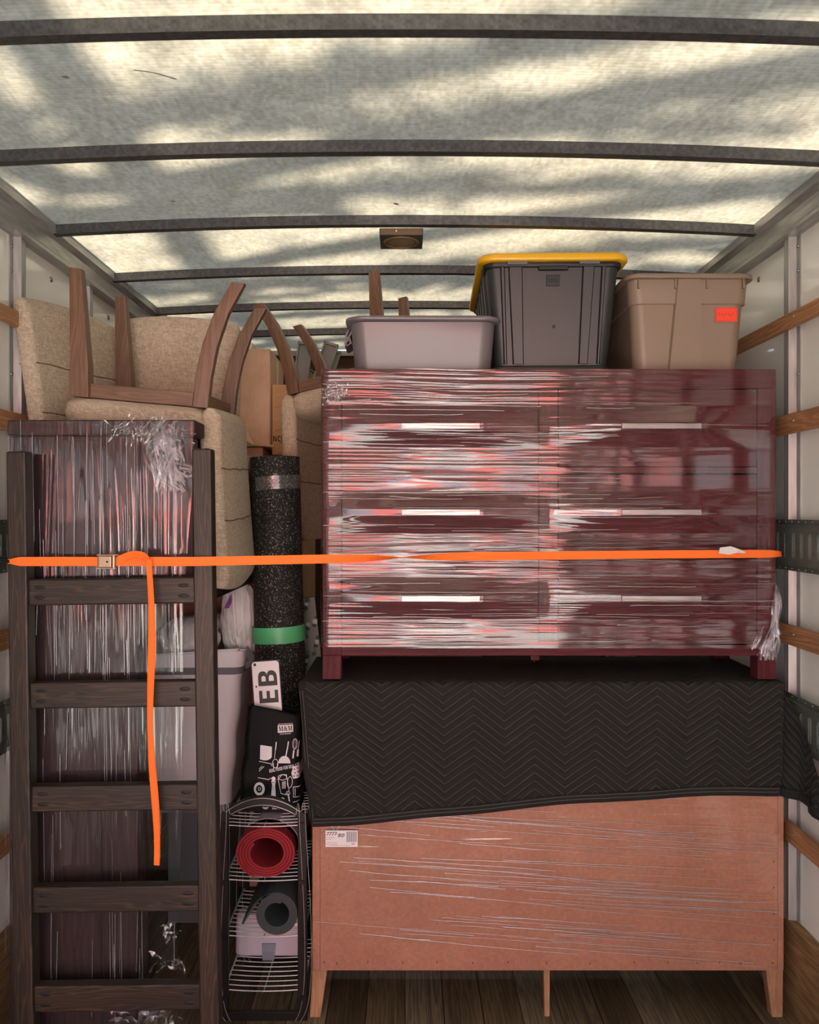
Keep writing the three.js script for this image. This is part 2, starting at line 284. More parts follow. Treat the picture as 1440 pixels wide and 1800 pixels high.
{
  const t = thing('tree', 'tall leafy tree overhanging the translucent truck roof', 'tree', [-4.6, -0.95, -4.5]);
  const bark = std({ color: 0x4d4036, roughness: 0.9 }), leafM = phy({ color: 0x4a6630, roughness: 1, transmission: 0.25, thickness: 0 });
  const base = V(-4.6, -0.95, -4.5), loc = (p) => [p[0] - base.x, p[1] - base.y, p[2] - base.z];
  mesh('trunk', tube([[0, 0, 0], [0.1, 3, 0.1], [0.3, 6, 0.4], [0.8, 9, 0.8]], 0.24, 20, 10), bark, t);
  // crown: clumps of leaves and boughs where the sun's rays to the roof pass
  const tri = [], norm = [], boughs = [];
  const over = (x, z, h) => { const k = (h - 2.7) / SUN.y; return [x + SUN.x * k, h, z + SUN.z * k]; };   // the point at height h in line with roof point x, z
  const leaf = (c, r) => { const a = V(rr(-1, 1), rr(-0.35, 0.35), rr(-1, 1)).normalize(), n = V(rr(-0.5, 0.5), 1, rr(-0.5, 0.5)).normalize(), b = a.clone().cross(n).multiplyScalar(r * 0.5); a.multiplyScalar(r);
    const p = [c.clone().sub(a), c.clone().add(b), c.clone().add(a), c.clone().sub(b)]; for (const k of [0, 1, 2, 0, 2, 3]) { tri.push(p[k].x, p[k].y, p[k].z); norm.push(n.x, n.y, n.z); } };
  for (let i = 0; i < 30; i++) {
    const x = rr(-1.9, 1.9), z = -0.2 - 5.6 * ((i + rnd()) / 30), h = rr(8.5, 11.5), dir = rr(-0.15, 0.5), len = rr(0.6, 1.7);
    const a = over(x - len * Math.cos(dir), z - len * Math.sin(dir) * 0.7, h), b = over(x, z, h + 0.2), c = over(x + len * Math.cos(dir), z + len * Math.sin(dir) * 0.7, h - 0.1);
    boughs.push(tube([loc(a), loc(b), loc(c)], rr(0.025, 0.07), 10, 6));
    for (let k = 0; k < 190; k++) { const q = rnd() * 2 - 1, p = V(...loc(over(x + q * len * Math.cos(dir) + rr(-1, 1) * 0.26 * rnd(), z + q * len * Math.sin(dir) * 0.7 + rr(-1, 1) * 0.15 * rnd(), h + rr(-0.3, 0.3)))); leaf(p, rr(0.03, 0.085)); }
  }
  for (let i = 0; i < 1500; i++) leaf(V(...loc(over(rr(-2, 2), rr(-5.9, 2.4), rr(8, 12)))), rr(0.03, 0.09));
  for (const [x, z, h] of [[0.5, -1.7, 9], [-0.4, -2.9, 9.5], [0.9, -4.2, 10], [-0.8, -0.9, 9]]) boughs.push(tube([[0.8, 8.6, 0.8], loc(over(x - 1.6, z - 0.5, h)), loc(over(x, z, h)), loc(over(x + 1.7, z + 0.8, h + 0.3))], 0.09, 24, 8));
  mesh('boughs', boughs, bark, t).name = 'bough';
  const g = new THREE.BufferGeometry(); g.setAttribute('position', new THREE.Float32BufferAttribute(tri, 3)); g.setAttribute('normal', new THREE.Float32BufferAttribute(norm, 3));
  mesh('foliage', g, leafM, t).userData.kind = 'stuff';
}

// ---------- stretch film: a sheet wrapped along a path in plan, with real wrinkles ----------
// path: [[x, z], ...] in plan; y0..y1; wrinkles run along the path (flat = 1) or up and down (flat = 0); push(x, y) lifts the film off the thing
function filmSheet(path, y0, y1, { along = true, step = 0.0017, coarse = 0.018, amp = 1, s = 300, push = null, right = null, strength = null } = {}) {
  const cum = [0]; for (let i = 1; i < path.length; i++) cum.push(cum[i - 1] + Math.hypot(path[i][0] - path[i - 1][0], path[i][1] - path[i - 1][1]));
  const L = cum[cum.length - 1], nu = Math.round(L / (along ? coarse : step)), nv = Math.round((y1 - y0) / (along ? step : coarse));
  const ridge = (a, b, k) => { const n = noise(a, b, 4096, 4096, k); return 1 - Math.abs(2 * n - 1); };
  return grid(nu, nv, (u, v) => {
    let d = u * L, y = y0 + (y1 - y0) * v, i = 1; while (i < path.length - 1 && cum[i] < d) i++;
    const t = (d - cum[i - 1]) / (cum[i] - cum[i - 1]), dx = path[i][0] - path[i - 1][0], dz = path[i][1] - path[i - 1][1], l = Math.hypot(dx, dz);
    let x = path[i - 1][0] + dx * t, z = path[i - 1][1] + dz * t; const nx = -dz / l, nz = dx / l;
    const a = along ? y : d, b = along ? d : y, sk = (noise(b / 0.5, a / 0.2, 4096, 4096, s + 40) - 0.5) * 0.02;
    const c = a + sk + 20, patch = noise(b / 0.4 + 7, a / 0.11, 4096, 4096, s + 50);
    let h = Math.pow(ridge(c / 0.016, b / 0.5, s), 3) * 0.0011 + Math.pow(ridge(c / 0.0075, b / 0.28, s + 1), 2) * 0.00095 * sstep(0.2, 0.6, patch) + Math.pow(ridge(c / 0.0046, b / 0.2, s + 3), 2) * 0.0005 * sstep(0.4, 0.6, patch) + (noise(c / 0.05, b / 0.3, 4096, 4096, s + 2) - 0.5) * 0.002;
    h = (h * amp + 0.002) * (strength ? strength(x, y) : 1); if (push) h += push(x, y);
    x += nx * h; z += nz * h;
    if (right) x = Math.min(x, right(y));
    return [x, y, z];
  }, (u, v) => [u * L, (y1 - y0) * v]);
}
// folds where the film doubled up into thin cords, lying on the sheet
function filmFolds(list) { return merge(list.map(([a, b, r, sag]) => { const n = 12, pts = []; for (let i = 0; i <= n; i++) { const t = i / n; pts.push([a[0] + (b[0] - a[0]) * t, a[1] + (b[1] - a[1]) * t + sag * Math.sin(t * 3.14) + rr(-1, 1) * 0.0008, a[2] + (b[2] - a[2]) * t]); } return tube(pts, r, 24, 5); })); }
// loose tangled film: narrow ribbons wandering inside a box, thicker towards the middle
function filmTangle(n, at, [sx, sy, sz], { down = 0, w = 0.012 } = {}) {
  const out = [];
  for (let i = 0; i < n; i++) {
    const an = rr(0, 6.28), ra = Math.pow(rnd(), 0.7) * 0.5, c = V(at[0] + Math.cos(an) * ra * sx, at[1] + Math.sin(an) * ra * sy, at[2] + rr(-0.5, 1) * sz * 0.4), pts = [], dir = V(rr(-1, 1), rr(-1, 1) - down, rr(-0.3, 0.3)).normalize();
    const len = rr(0.4, 1) * Math.max(sx, sy) * 0.5;
    for (let k = 0; k < 6; k++) { pts.push(c.clone()); dir.add(V(rr(-1, 1), rr(-1, 1), rr(-0.4, 0.4)).multiplyScalar(0.6)).normalize(); c.addScaledVector(dir, len / 5);  c.z = clamp(c.z, at[2] - sz * 0.15, at[2] + sz); }
    const cv = new THREE.CatmullRomCurve3(pts), wd = rr(0.2, 1) * w, tw = rr(0, 6);
    out.push(grid(18, 1, (u, v) => { const p = cv.getPoint(u), a = tw + u * 4; return [p.x + Math.cos(a) * wd * (v - 0.5), p.y + Math.sin(a) * wd * (v - 0.5), p.z + Math.sin(a * 1.7) * wd * 0.4 * (v - 0.5)]; }));
  }
  return merge(out);
}

// a gathered tail of film: ribbons from a knot spreading to the ends of a ragged edge
function filmTail(n, from, to, { spreadA = 0.004, spreadB = 0.03, w = 0.012, z = 0.012 } = {}) {
  const out = [];
  for (let i = 0; i < n; i++) {
    const a = V(from[0] + rr(-1, 1) * spreadA, from[1] + rr(-1, 1) * spreadA, from[2]), b = V(to[0] + rr(-1, 1) * spreadB, to[1] + rr(-1, 1) * spreadB * 0.7, to[2] + rr(0, 1) * z), m = a.clone().lerp(b, rr(0.35, 0.65)).add(V(rr(-1, 1) * spreadB * 0.5, rr(-1, 1) * 0.01, rr(0.2, 1) * z));
    const cv = new THREE.CatmullRomCurve3([a, m, b]), wd = rr(0.3, 1) * w, ph = rr(0, 6), side = b.clone().sub(a).normalize().cross(V(0, 0, 1));
    out.push(grid(20, 3, (u, v) => { const p = cv.getPoint(u), q = (v - 0.5) * wd * (0.25 + u); return [p.x + side.x * q, p.y + side.y * q, p.z + 0.35 * wd * Math.sin(v * 7 + u * 5 + ph)]; }));
  }
  return merge(out);
}

// ---------- lower chest, seen from its bare back ----------
{
  const Zf = 2.664, z = -Zf, xl = -0.3013, xr = 1.2312, yt = 1.085, yb = 0.1555, zb = z - 0.46;
  const d = thing('sideboard', 'chest turned back to front showing bare tan fibreboard under black quilted blanket', 'chest', [(xl + xr) / 2, 0, z]);
  const g = (geo) => geo.translate(-(xl + xr) / 2, 0, Zf);
  mesh('back_panel', g(bx(xl + 0.026, xr - 0.02, yb, yt - 0.03, z - 0.008, z, 0.001, 'x')), M.mdf, d);
  mesh('side_panel', g(bx(xl, xl + 0.0255, yb, yt - 0.001, zb, z + 0.001, 0.002, 'y')), M.mdf, d).userData.label = 'bare fibreboard side edge';
  mesh('side_panel', g(bx(xr - 0.0195, xr, yb, yt - 0.001, zb, z + 0.001, 0.002, 'y')), M.mdf, d);
  mesh('top_board', g(bx(xl - 0.004, xr + 0.004, yt - 0.03, yt, zb - 0.01, z + 0.004, 0.003, 'x')), M.lacquer, d);
  mesh('front_panel', g(bx(xl + 0.026, xr - 0.02, yb, yt - 0.03, zb, zb + 0.02, 0.002, 'x')), M.lacquer, d);
  mesh('bottom_board', g(bx(xl + 0.026, xr - 0.02, yb, yb + 0.018, zb + 0.02, z - 0.0085, 0.001, 'x')), M.mdf, d);
  // splayed, tapered legs
  for (const zz of [z - 0.022, zb + 0.03]) {
    mesh('leg', g(bar([[xl + 0.024, yb, zz], [xl + 0.009, 0.001, zz]], [0.049, 0.036], [0.042, 0.034], 0.003)), M.maple, d);
    mesh('leg', g(bar([[xr - 0.029, yb, zz], [xr - 0.018, 0.001, zz]], [0.056, 0.036], [0.042, 0.034], 0.003)), M.maple, d);
    mesh('leg', g(bar([[0.4622, yb, zz], [0.464, 0.001, zz]], [0.02, 0.017], [0.03, 0.026], 0.002)), M.maple, d);
  }
  const nails = []; for (const px of [570, 592, 647, 708, 768, 831, 893, 961, 1037, 1115, 1175, 1225, 1265, 1302, 1358]) { const n = new THREE.CylinderGeometry(0.0016, 0.0016, 0.003, 6); n.rotateX(Math.PI / 2); n.scale(1, 2.2, 1); n.translate((px - 712) / 1441 * 2.664, yb + 0.026 + rr(-0.003, 0.003), z + 0.0005); nails.push(n); }
  for (let k = 0; k < 4; k++) { const n = new THREE.CylinderGeometry(0.0016, 0.0016, 0.003, 6); n.rotateX(Math.PI / 2); n.scale(1, 2.2, 1); n.translate(xr - 0.032, yb + 0.1 + k * 0.085, z + 0.0005); nails.push(n); }
  const nm = mesh('nail_row', nails.map((n) => g(n)), M.black, d); nm.userData.kind = 'stuff';
  // film
  const y0 = 0.1851, y1 = 0.98;
  const band = (x, y) => { const t = (x - xl) / (xr - xl); return y > (0.2683 - 0.075 * t) ? 1 : 0.25; };
  const fm = mesh('plastic_wrap', g(filmSheet([[xl - 0.003, zb], [xl - 0.003, z + 0.003], [xr + 0.003, z + 0.003], [xr + 0.003, zb]], y0 - 0.055, y1, { s: 340, amp: 0.55, step: 0.003, coarse: 0.02, strength: band })), M.film, d);
  const folds = []; for (let i = 0; i < 90; i++) {
    const rowY = [0.30, 0.335, 0.37, 0.44, 0.47, 0.5, 0.53, 0.62, 0.66, 0.7][i % 10] + rr(-0.018, 0.018), x0 = xl + rr(0, 1.1), len = rr(0.12, 0.75), x1 = Math.min(xr - 0.02, x0 + len), sl = -0.075 * rr(0.6, 1.3);
    folds.push([[x0, rowY + sl * (x0 - xl), z + 0.0055], [x1, rowY + sl * (x1 - xl), z + 0.0055], rr(0.0006, 0.0017), rr(-0.003, 0.003)]);
  }
  mesh('film_crease', g(filmFolds(folds)), M.fold, fm).userData.kind = 'stuff';
}
// shipping tag tied to the blanket hem with string
{
  const x0 = -0.257, x1 = -0.1529, y0 = 0.5622, y1 = 0.6156, z = -2.652;
  const t = thing('barcode_tag', 'white printed barcode tag hanging by string in front of tan fibreboard', 'tag', [x0, y0, z]);
  const face = canvasTex(512, 264, (g, w, h) => {
    g.fillStyle = '#e4dcdc'; g.fillRect(0, 0, w, h); g.fillStyle = '#1d1a26';
    g.save(); g.transform(1, 0, -0.25, 1, 24, 0); g.font = 'bold 78px sans-serif'; g.fillText('7777-', 2, 82, 190); g.fillText('BD', 196, 106, 130); g.restore();
    g.fillStyle = '#77707a'; g.font = '15px sans-serif'; for (const [x, y, n] of [[10, 118, 130], [10, 146, 86], [10, 198, 170], [10, 226, 180], [60, 244, 330]]) for (let k = 0; k < n; k += 9) g.fillRect(x + k, y - 8 + (k % 2), 6, 7);
    for (let x = 334; x < 492; x += 7) g.fillRect(x, 18, 2 + ((x * 13) % 5), 168);
    for (let k = 0; k < 24; k++) g.fillRect(416 + (k % 6) * 8, 200 + Math.floor(k / 6) * 8, 6, 5);
  });
  const f = bx(0, x1 - x0, 0, y1 - y0, 0, 0.0008, 0); const p = f.attributes.position; for (let i = 0; i < p.count; i++) f.attributes.uv.setXY(i, p.getX(i) / (x1 - x0), p.getY(i) / (y1 - y0));
  mesh('card', f, std({ map: face, roughness: 0.6 }), t);
  const cx = 0.033, top = y1 - y0;
  mesh('string', [tube([[cx, top - 0.002, 0.002], [cx - 0.012, top + 0.015, 0.006], [cx - 0.014, top + 0.036, 0.016]], 0.0008, 16, 5), tube([[cx, top - 0.002, 0.002], [cx + 0.01, top + 0.012, 0.006], [cx + 0.03, top + 0.044, 0.016]], 0.0008, 16, 5)], M.white, t);
}
// ---------- quilted moving blanket ----------
{
  const zig = (u, v) => { const tri = Math.abs(((u % 1) + 1) % 1 - 0.5) * 2, ph = v - (0.073 / 0.0262) * tri; return ph - Math.floor(ph); };
  T.quilt = tex(1024, 136, (u, v) => { const p = zig(u, v), e = Math.min(p, 1 - p), dash = Math.sin(u * 2 * Math.PI * 50) > -0.35, n = noise(u * 300, v * 40, 300, 40, 401); const k = e < 0.045 && dash ? 1 : 0; return k ? [0.5, 0.45, 0.38] : mixc([0.085, 0.08, 0.078], [0.125, 0.118, 0.113], n); });
  T.quiltBump = tex(1024, 136, (u, v) => { const p = zig(u, v), b = Math.pow(Math.sin(p * Math.PI), 0.6); return [b, b, b]; }, false);
  const qm = std({ map: rep(T.quilt, 1 / 0.199, 1 / 0.0262), bumpMap: rep(T.quiltBump, 1 / 0.199, 1 / 0.0262), bumpScale: 0.006, roughness: 0.9 });
  const b = thing('moving_blanket', 'black quilted moving blanket with zigzag stitching draped between the two chests', 'blanket', [0, 0, -2.66]);
  const xl = -0.3371, xr = 1.226, zt = -3.13;
  const hem = (t) => 0.64 + 0.115 * sstep(0.05, 0.95, t) + 0.014 * Math.sin(t * 5);
  // over the top and down the front
  const R = 0.022, ztop = -2.648, top = 1.094;
  const at = (t, d) => {                                  // t across 0..1, d: metres from the back edge
    const x = xl + (xr - xl) * t + (1 - t) * 0.036 * Math.max(0, d - 0.48) / 0.45, flat = -ztop * -1 - R - zt;   // length of the flat part
    const wob = (noise(x * 6, d * 5, 4096, 4096, 411) - 0.5) * 0.012 + (noise(x * 22, d * 14, 4096, 4096, 413) - 0.5) * 0.004;
    if (d < flat) return [x, top + Math.max(0, wob * 0.2), zt + d];
    const a = (d - flat) / R; if (a < Math.PI / 2) return [x, top - R + R * Math.cos(a), ztop - R + R * Math.sin(a)];
    const e = d - flat - R * Math.PI / 2; return [x + 0.006 * Math.sin(e * 20) * (t < 0.02 ? 1 : 0), top - R - e, ztop + Math.abs(wob) * Math.min(1, e * 12) + 0.006 * Math.sin(t * 21) * Math.min(1, e * 4)];
  };
  const flatL = ztop - R - zt, total = (t) => flatL + R * Math.PI / 2 + (top - R - hem(t)) ;
  mesh('quilted_cloth', grid(170, 120, (u, v) => at(u, v * total(u)), (u, v) => [(xr - xl) * u + 0.02 + v * 0.035, -v * total(u) + 0.05 * u]), qm, b).position.z = 2.66;
  const backside = grid(60, 50, (u, v) => { const p = at(u, v * total(u)); const down = p[1] < top - R; return [p[0], p[1] - (down ? 0 : 0.006), p[2] - (down ? 0.007 : 0)]; });
  mesh('backing', backside, std({ color: 0x171617, roughness: 0.95 }), b).position.z = 2.66;
  // corner flap pushed out along the side wall
  const flap = (u, v) => { const s = u * 0.24, yt = 1.09 - 0.262 * Math.pow(u, 0.85), yh = hem(1) + 0.01 * Math.sin(u * 3) - 0.008 * u, y = yt + (yh - yt) * v; const fold = 0.016 * Math.sin(u * 9 + 0.4) * (0.3 + v); return [Math.min(1.2445, xr + 0.0165 * sstep(0, 0.35, u) - Math.max(0, fold) * 0.9), y, ztop + s * 0.92]; };
  mesh('corner_flap', grid(40, 40, flap, (u, v) => [(xr - xl) + 0.02 + u * 0.24, flap(u, v)[1] + 0.2]), qm, b).position.z = 2.66;
  // bound hem with two stitch lines
  const hemM = std({ color: 0x141315, roughness: 0.85 }), thread = std({ color: 0xa0937f, roughness: 0.9 });
  const hemAt = (t) => { if (t <= 1) { const p = at(t, total(t)); return p; } return flap(t - 1, 1); };
  const hp = []; for (let i = 0; i <= 90; i++) hp.push(hemAt(i / 90)); for (let i = 1; i <= 24; i++) hp.push(flap(i / 24, 1));
  const rings = hp.map((p, i) => { const q = hp[Math.min(hp.length - 1, i + 1)], o = hp[Math.max(0, i - 1)], dx = q[0] - o[0], dz = q[2] - o[2], l = Math.hypot(dx, dz) || 1, nx = -dz / l, nz = dx / l; return [[0.006, 0.022], [0.0075, 0.012], [0.007, -0.004], [0.002, -0.01], [-0.005, -0.006], [-0.006, 0.02]].map(([n, y]) => [p[0] + nx * n, p[1] + y, p[2] + nz * n]); });
  mesh('hem_binding', loft(rings), hemM, b).position.z = 2.66;
  const st = []; for (const oy of [0.0165, 0.005]) for (let i = 0; i < hp.length - 1; i++) { const p = hp[i], q = hp[i + 1], n = Math.max(1, Math.round(Math.hypot(q[0] - p[0], q[2] - p[2]) / 0.0058)); for (let k = 0; k < n; k++) { const t0 = (k + 0.2) / n, t1 = (k + 0.72) / n, m = (t) => [p[0] + (q[0] - p[0]) * t, p[1] + (q[1] - p[1]) * t + oy, p[2] + (q[2] - p[2]) * t + 0.0078]; st.push(rod(m(t0), m(t1), 0.0006, 4)); } }
  const sm = mesh('hem_stitching', st, thread, b); sm.userData.kind = 'stuff'; sm.position.z = 2.66;
  const sideP = Array.from({ length: 30 }, (_, i) => at(0, flatL + (total(0) - flatL) * i / 29));
  mesh('side_binding', loft(sideP.map((p) => [[-0.008, 0.004], [0.004, 0.0065], [0.012, 0.005], [0.012, -0.004], [-0.006, -0.006]].map(([x, z]) => [p[0] + x, p[1], p[2] + z]))), hemM, b).position.z = 2.66;
  const s2 = []; for (const ox of [-0.002, 0.007]) for (let y = 0.66; y < 1.07; y += 0.0058) { const sx = xl + ox + 0.036 * Math.max(0, 1.07 - y) / 0.45; s2.push(rod([sx, y, ztop + 0.0085], [sx, y + 0.003, ztop + 0.0085], 0.0006, 4)); }
  const sm2 = mesh('side_stitching', s2, thread, b); sm2.userData.kind = 'stuff'; sm2.position.z = 2.66;
}
// ---------- upper dresser, six drawers, wrapped in stretch film ----------
{
  const Zf = 2.664, z = -Zf, zb = z - 0.44, xl = -0.2681, xr = 1.2054, yt = 2.1105, yf = 1.1015;
  const c = (xl + xr) / 2, d = thing('dresser', 'dark red-brown six drawer dresser wrapped in clear stretch film', 'dresser', [c, yf, z]);
  const g = (geo) => geo.translate(-c, -yf, Zf), Yp = (py) => 1.64 - (py - 903) / 1441 * Zf, Xp = (px) => (px - 712) / 1441 * Zf;
  mesh('top_board', g(bx(xl, xr, Yp(683), yt, zb, z, 0.003, 'x')), M.lacquer, d);
  for (const [a, b] of [[xl, Xp(600)], [Xp(1332), xr]]) {
    mesh('side_panel', g(bx(a, b, Yp(1152), Yp(683) - 0.0005, zb, z, 0.002, 'y')), M.lacquer, d);
    for (const [p, q] of [[z, z - 0.06], [zb + 0.06, zb]]) mesh('leg', g(bx(a, b, yf, Yp(1152) - 0.0005, q, p, 0.002, 'y')), M.lacquer, d);
  }
  mesh('centre_stile', g(bx(Xp(948), Xp(981), Yp(1133), Yp(683), z - 0.03, z - 0.003, 0.002, 'y')), M.lacquer, d);
  mesh('bottom_rail', g(bx(Xp(600), Xp(1332), Yp(1153), Yp(1134), z - 0.03, z - 0.001, 0.002, 'x')), M.lacquer, d);
  mesh('bottom_board', g(bx(Xp(600), Xp(1332), Yp(1151), Yp(1143), zb, z - 0.031, 0.001, 'x')), M.mdf, d);
  mesh('back_panel', g(bx(Xp(600), Xp(1332), Yp(1150), Yp(683), zb, zb + 0.006, 0.001, 'x')), M.mdf, d);
  for (const py of [820, 970]) for (const [a, b] of [[600, 948], [981, 1332]]) mesh('rail', g(bx(Xp(a), Xp(b), Yp(py + 11.5), Yp(py + 1.5), z - 0.03, z - 0.004, 0.001, 'x')), M.lacquer, d);
  const handles = [];
  for (const [a, b, h0, h1] of [[601.5, 946.5, 706, 843], [982.5, 1330.5, 1090, 1229]]) for (let k = 0; k < 3; k++) {
    const t = 684.5 + k * 150.3, bt = k < 2 ? 820 + k * 150 : 1132;
    const dr = mesh('drawer', g(bx(Xp(a), Xp(b), Yp(bt), Yp(t), z - 0.02, z - 0.0015, 0.002, 'x')), M.lacquer, d);
    const y = Yp(750 + k * 150.5); handles.push([Xp(h0), Xp(h1), y]);
    mesh('handle', [g(bx(Xp(h0), Xp(h1), y - 0.009, y + 0.009, z + 0.017, z + 0.025, 0.002)), g(bx(Xp(h0) + 0.01, Xp(h0) + 0.02, y - 0.006, y + 0.006, z - 0.001, z + 0.018, 0.001)), g(bx(Xp(h1) - 0.02, Xp(h1) - 0.01, y - 0.006, y + 0.006, z - 0.001, z + 0.018, 0.001))], M.chrome, dr).userData.label = 'satin metal bar pull';
  }
  mesh('middle_foot', [g(bx(Xp(937), Xp(953), Yp(1166), Yp(1151), z - 0.08, z - 0.05, 0.002)), g(rod([Xp(945), Yp(1166), z - 0.065], [Xp(945), Yp(1171), z - 0.065], 0.002))], M.lacquer, d);
  mesh('floor_brace', g(bx(Xp(615), Xp(1300), Yp(1157), Yp(1151.5), z - 0.24, z - 0.16, 0.001, 'x')), M.cardPale, d);
  // film: tents over the handles
  const push = (x, y) => { let m = 0; for (const [a, b, hy] of handles) { const dx = Math.max(a - x, 0, x - b), dy = Math.abs(y - hy); m = Math.max(m, 0.0262 * clamp(1 - dx / 0.26, 0, 1) * Math.max(0, 1 - Math.max(0, dy - 0.01) / 0.058)); } return m; };
  const fy0 = Yp(1139), calm = (x, y) => 1 - 0.8 * sstep(Xp(1085), Xp(1160), x) * sstep(Yp(880), Yp(850), y);
  const fm = mesh('plastic_wrap', g(filmSheet([[xl - 0.003, zb], [xl - 0.003, z + 0.003], [xr + 0.003, z + 0.003], [xr + 0.003, zb]], fy0, yt, { s: 300, push: (x, y) => push(x, y), strength: calm, amp: 1.0 })), M.film, d);
  const folds = []; for (let i = 0; i < 120; i++) {
    const y = fy0 + (yt - fy0) * rnd(), x0 = xl + rr(-0.05, 1.0), x1 = Math.min(xr, x0 + rr(0.1, 0.7)); if (x1 - x0 < 0.05 || (x1 > 0.75 && y > 1.7 && rnd() < 0.8)) continue;
    folds.push([[Math.max(x0, xl), y, z + 0.008 + push((x0 + x1) / 2, y)], [x1, y + rr(-0.006, 0.006), z + 0.008 + push((x0 + x1) / 2, y)], rr(0.0005, 0.0014), rr(-0.003, 0.003)]);
  }
  mesh('film_crease', g(filmFolds(folds)), M.fold, fm).userData.kind = 'stuff';
  mesh('film_tangle', [g(filmTangle(130, [Xp(590), Yp(692), z + 0.007], [0.075, 0.035, 0.008], { w: 0.006 })), g(filmTail(9, [Xp(1363), Yp(1030), z + 0.008], [Xp(1350), Yp(1110), z + 0.01], { spreadB: 0.026, w: 0.02 })), g(filmTail(14, [Xp(1358), Yp(1095), z + 0.01], [Xp(1345), Yp(1150), z + 0.012], { spreadA: 0.01, spreadB: 0.03, w: 0.016 })), g(filmTail(5, [Xp(1340), Yp(1098), z + 0.012], [Xp(1318), Yp(1138), z + 0.012], { spreadB: 0.008, w: 0.008 })), g(filmTangle(60, [Xp(1347), Yp(1138), z + 0.014], [0.04, 0.06, 0.015], { w: 0.007, down: 1 }))], M.filmFold, fm).userData.kind = 'stuff';
}

// ---------- left: wrapped board bundle standing on end ----------
{
  const zf = -2.37, zb = -2.475, xl = -1.148, xt = -0.6052, xm = -0.7746, yt = 1.9114;
  const b = thing('wrapped_headboard', 'dark brown headboard boards standing on end wrapped in clear film behind ladder', 'headboard', [-0.88, 0, zf]);
  const g = (geo) => geo.translate(0.88, 0, 2.37);
  mesh('tall_board', g(bx(xl, xm, 0.001, yt - 0.047, zb, zf - 0.006, 0.004, 'y')), M.espresso, b);
  mesh('tall_board', g(bx(xl + 0.16, xl + 0.27, 0.002, yt - 0.06, zf - 0.0055, zf, 0.003, 'y')), M.espresso, b);
  mesh('cap_board', g(bx(xl - 0.003, xt, yt - 0.046, yt, zb - 0.004, zf + 0.002, 0.006, 'x')), M.espresso, b);
  mesh('short_board', g(bx(xm + 0.001, xt - 0.02, 1.43, yt - 0.047, zb, zf - 0.05, 0.004, 'y')), M.espresso, b);
  const fold = (y) => xt - 0.004 - 0.03 * sstep(1.85, 1.3, y) - 0.02 * sstep(1.0, 0.2, y);
  const fm = mesh('plastic_wrap', g(filmSheet([[xl - 0.004, zb], [xl - 0.004, zf + 0.004], [xt, zf + 0.004]], 0.03, yt - 0.004, { along: false, s: 380, amp: 0.85, right: fold })), M.film, b);
  const folds = []; for (let i = 0; i < 130; i++) { const x = xl + 0.02 + rnd() * (xt - xl - 0.05), y1 = i % 3 ? rr(1.35, yt) : rr(0.3, 1.3), y0 = y1 - rr(0.08, 0.4); if (x > fold(y0)) continue; folds.push([[x, Math.max(0.05, y0), zf + 0.008], [x + rr(-0.006, 0.006), y1, zf + 0.008], rr(0.0004, 0.0012), 0]); }
  mesh('film_crease', g(filmFolds(folds)), M.fold, fm).userData.kind = 'stuff';
  const P = (px, py) => [(px - 712) / 1441 * 2.35, 1.64 - (py - 903) / 1441 * 2.35, zf + 0.012];
  mesh('film_tangle', [g(filmTail(40, P(290, 755), P(288, 795), { spreadA: 0.055, spreadB: 0.06, w: 0.018 })), g(filmTail(46, P(285, 775), P(298, 850), { spreadA: 0.06, spreadB: 0.045, w: 0.014 })), g(filmTail(16, P(300, 835), P(335, 830), { spreadA: 0.03, spreadB: 0.02, w: 0.01 })), g(filmTangle(60, P(285, 765), [0.13, 0.05, 0.012], { w: 0.006, down: 0.7 })), g(filmTangle(70, P(240, 752), [0.15, 0.018, 0.012], { w: 0.004, down: 0.5 })), g(filmTangle(18, P(300, 1640), [0.05, 0.05, 0.02], { w: 0.012 })), g(filmTangle(14, P(300, 1693), [0.09, 0.03, 0.02], { w: 0.014 })), g(filmTangle(30, P(260, 1785), [0.18, 0.05, 0.02], { w: 0.02 }))], M.filmFold, fm).userData.kind = 'stuff';
}
// ---------- bunk-bed ladder ----------
{
  const l = thing('bunk_ladder', 'dark stained wooden bunk bed ladder with five flat rungs', 'ladder', [-0.8, 0, -2.3]);
  l.rotation.z = 0.8 * Math.PI / 180;
  const h = 1.818, xa = -0.286, xb = 0.286, w = 0.055;
  const holes = (x) => [-0.011, 0.011].map((o) => { const c = new THREE.CylinderGeometry(0.006, 0.006, 0.002, 12); c.scale(1.2, 1, 0.8); c.translate(x + o, h + 0.0005, 0.006 * Math.sign(o)); return c; });
  for (const x of [xa + w / 2, xb - w / 2]) { const p = mesh('side_rail', bx(x - w / 2, x + w / 2, 0.002, h, -0.03, 0.02, 0.006, 'y', 2), M.ladder, l); for (const q of holes(x)) mesh('screw_hole', q, M.black, p); }
  for (const [k, y1] of [1.459, 1.17, 0.881, 0.598, 0.321].entries()) {
    const r = mesh('rung', bx(xa + w - 0.003, xb - w + 0.003, y1 - 0.073, y1, -0.028, 0.0085, 0.005, 'x', 2), M.ladder, l);
    for (const [x, dx] of [[xa + w + 0.03, 1], [xb - w - 0.03, -1]]) for (const y of [y1 - 0.022, y1 - 0.051]) { void dx; const c = new THREE.SphereGeometry(0.011, 14, 8); c.scale(1.4, 0.5, 0.14); c.translate(x, y, 0.0088); mesh('pocket_hole', c, M.black, r); } void k;
  }
}
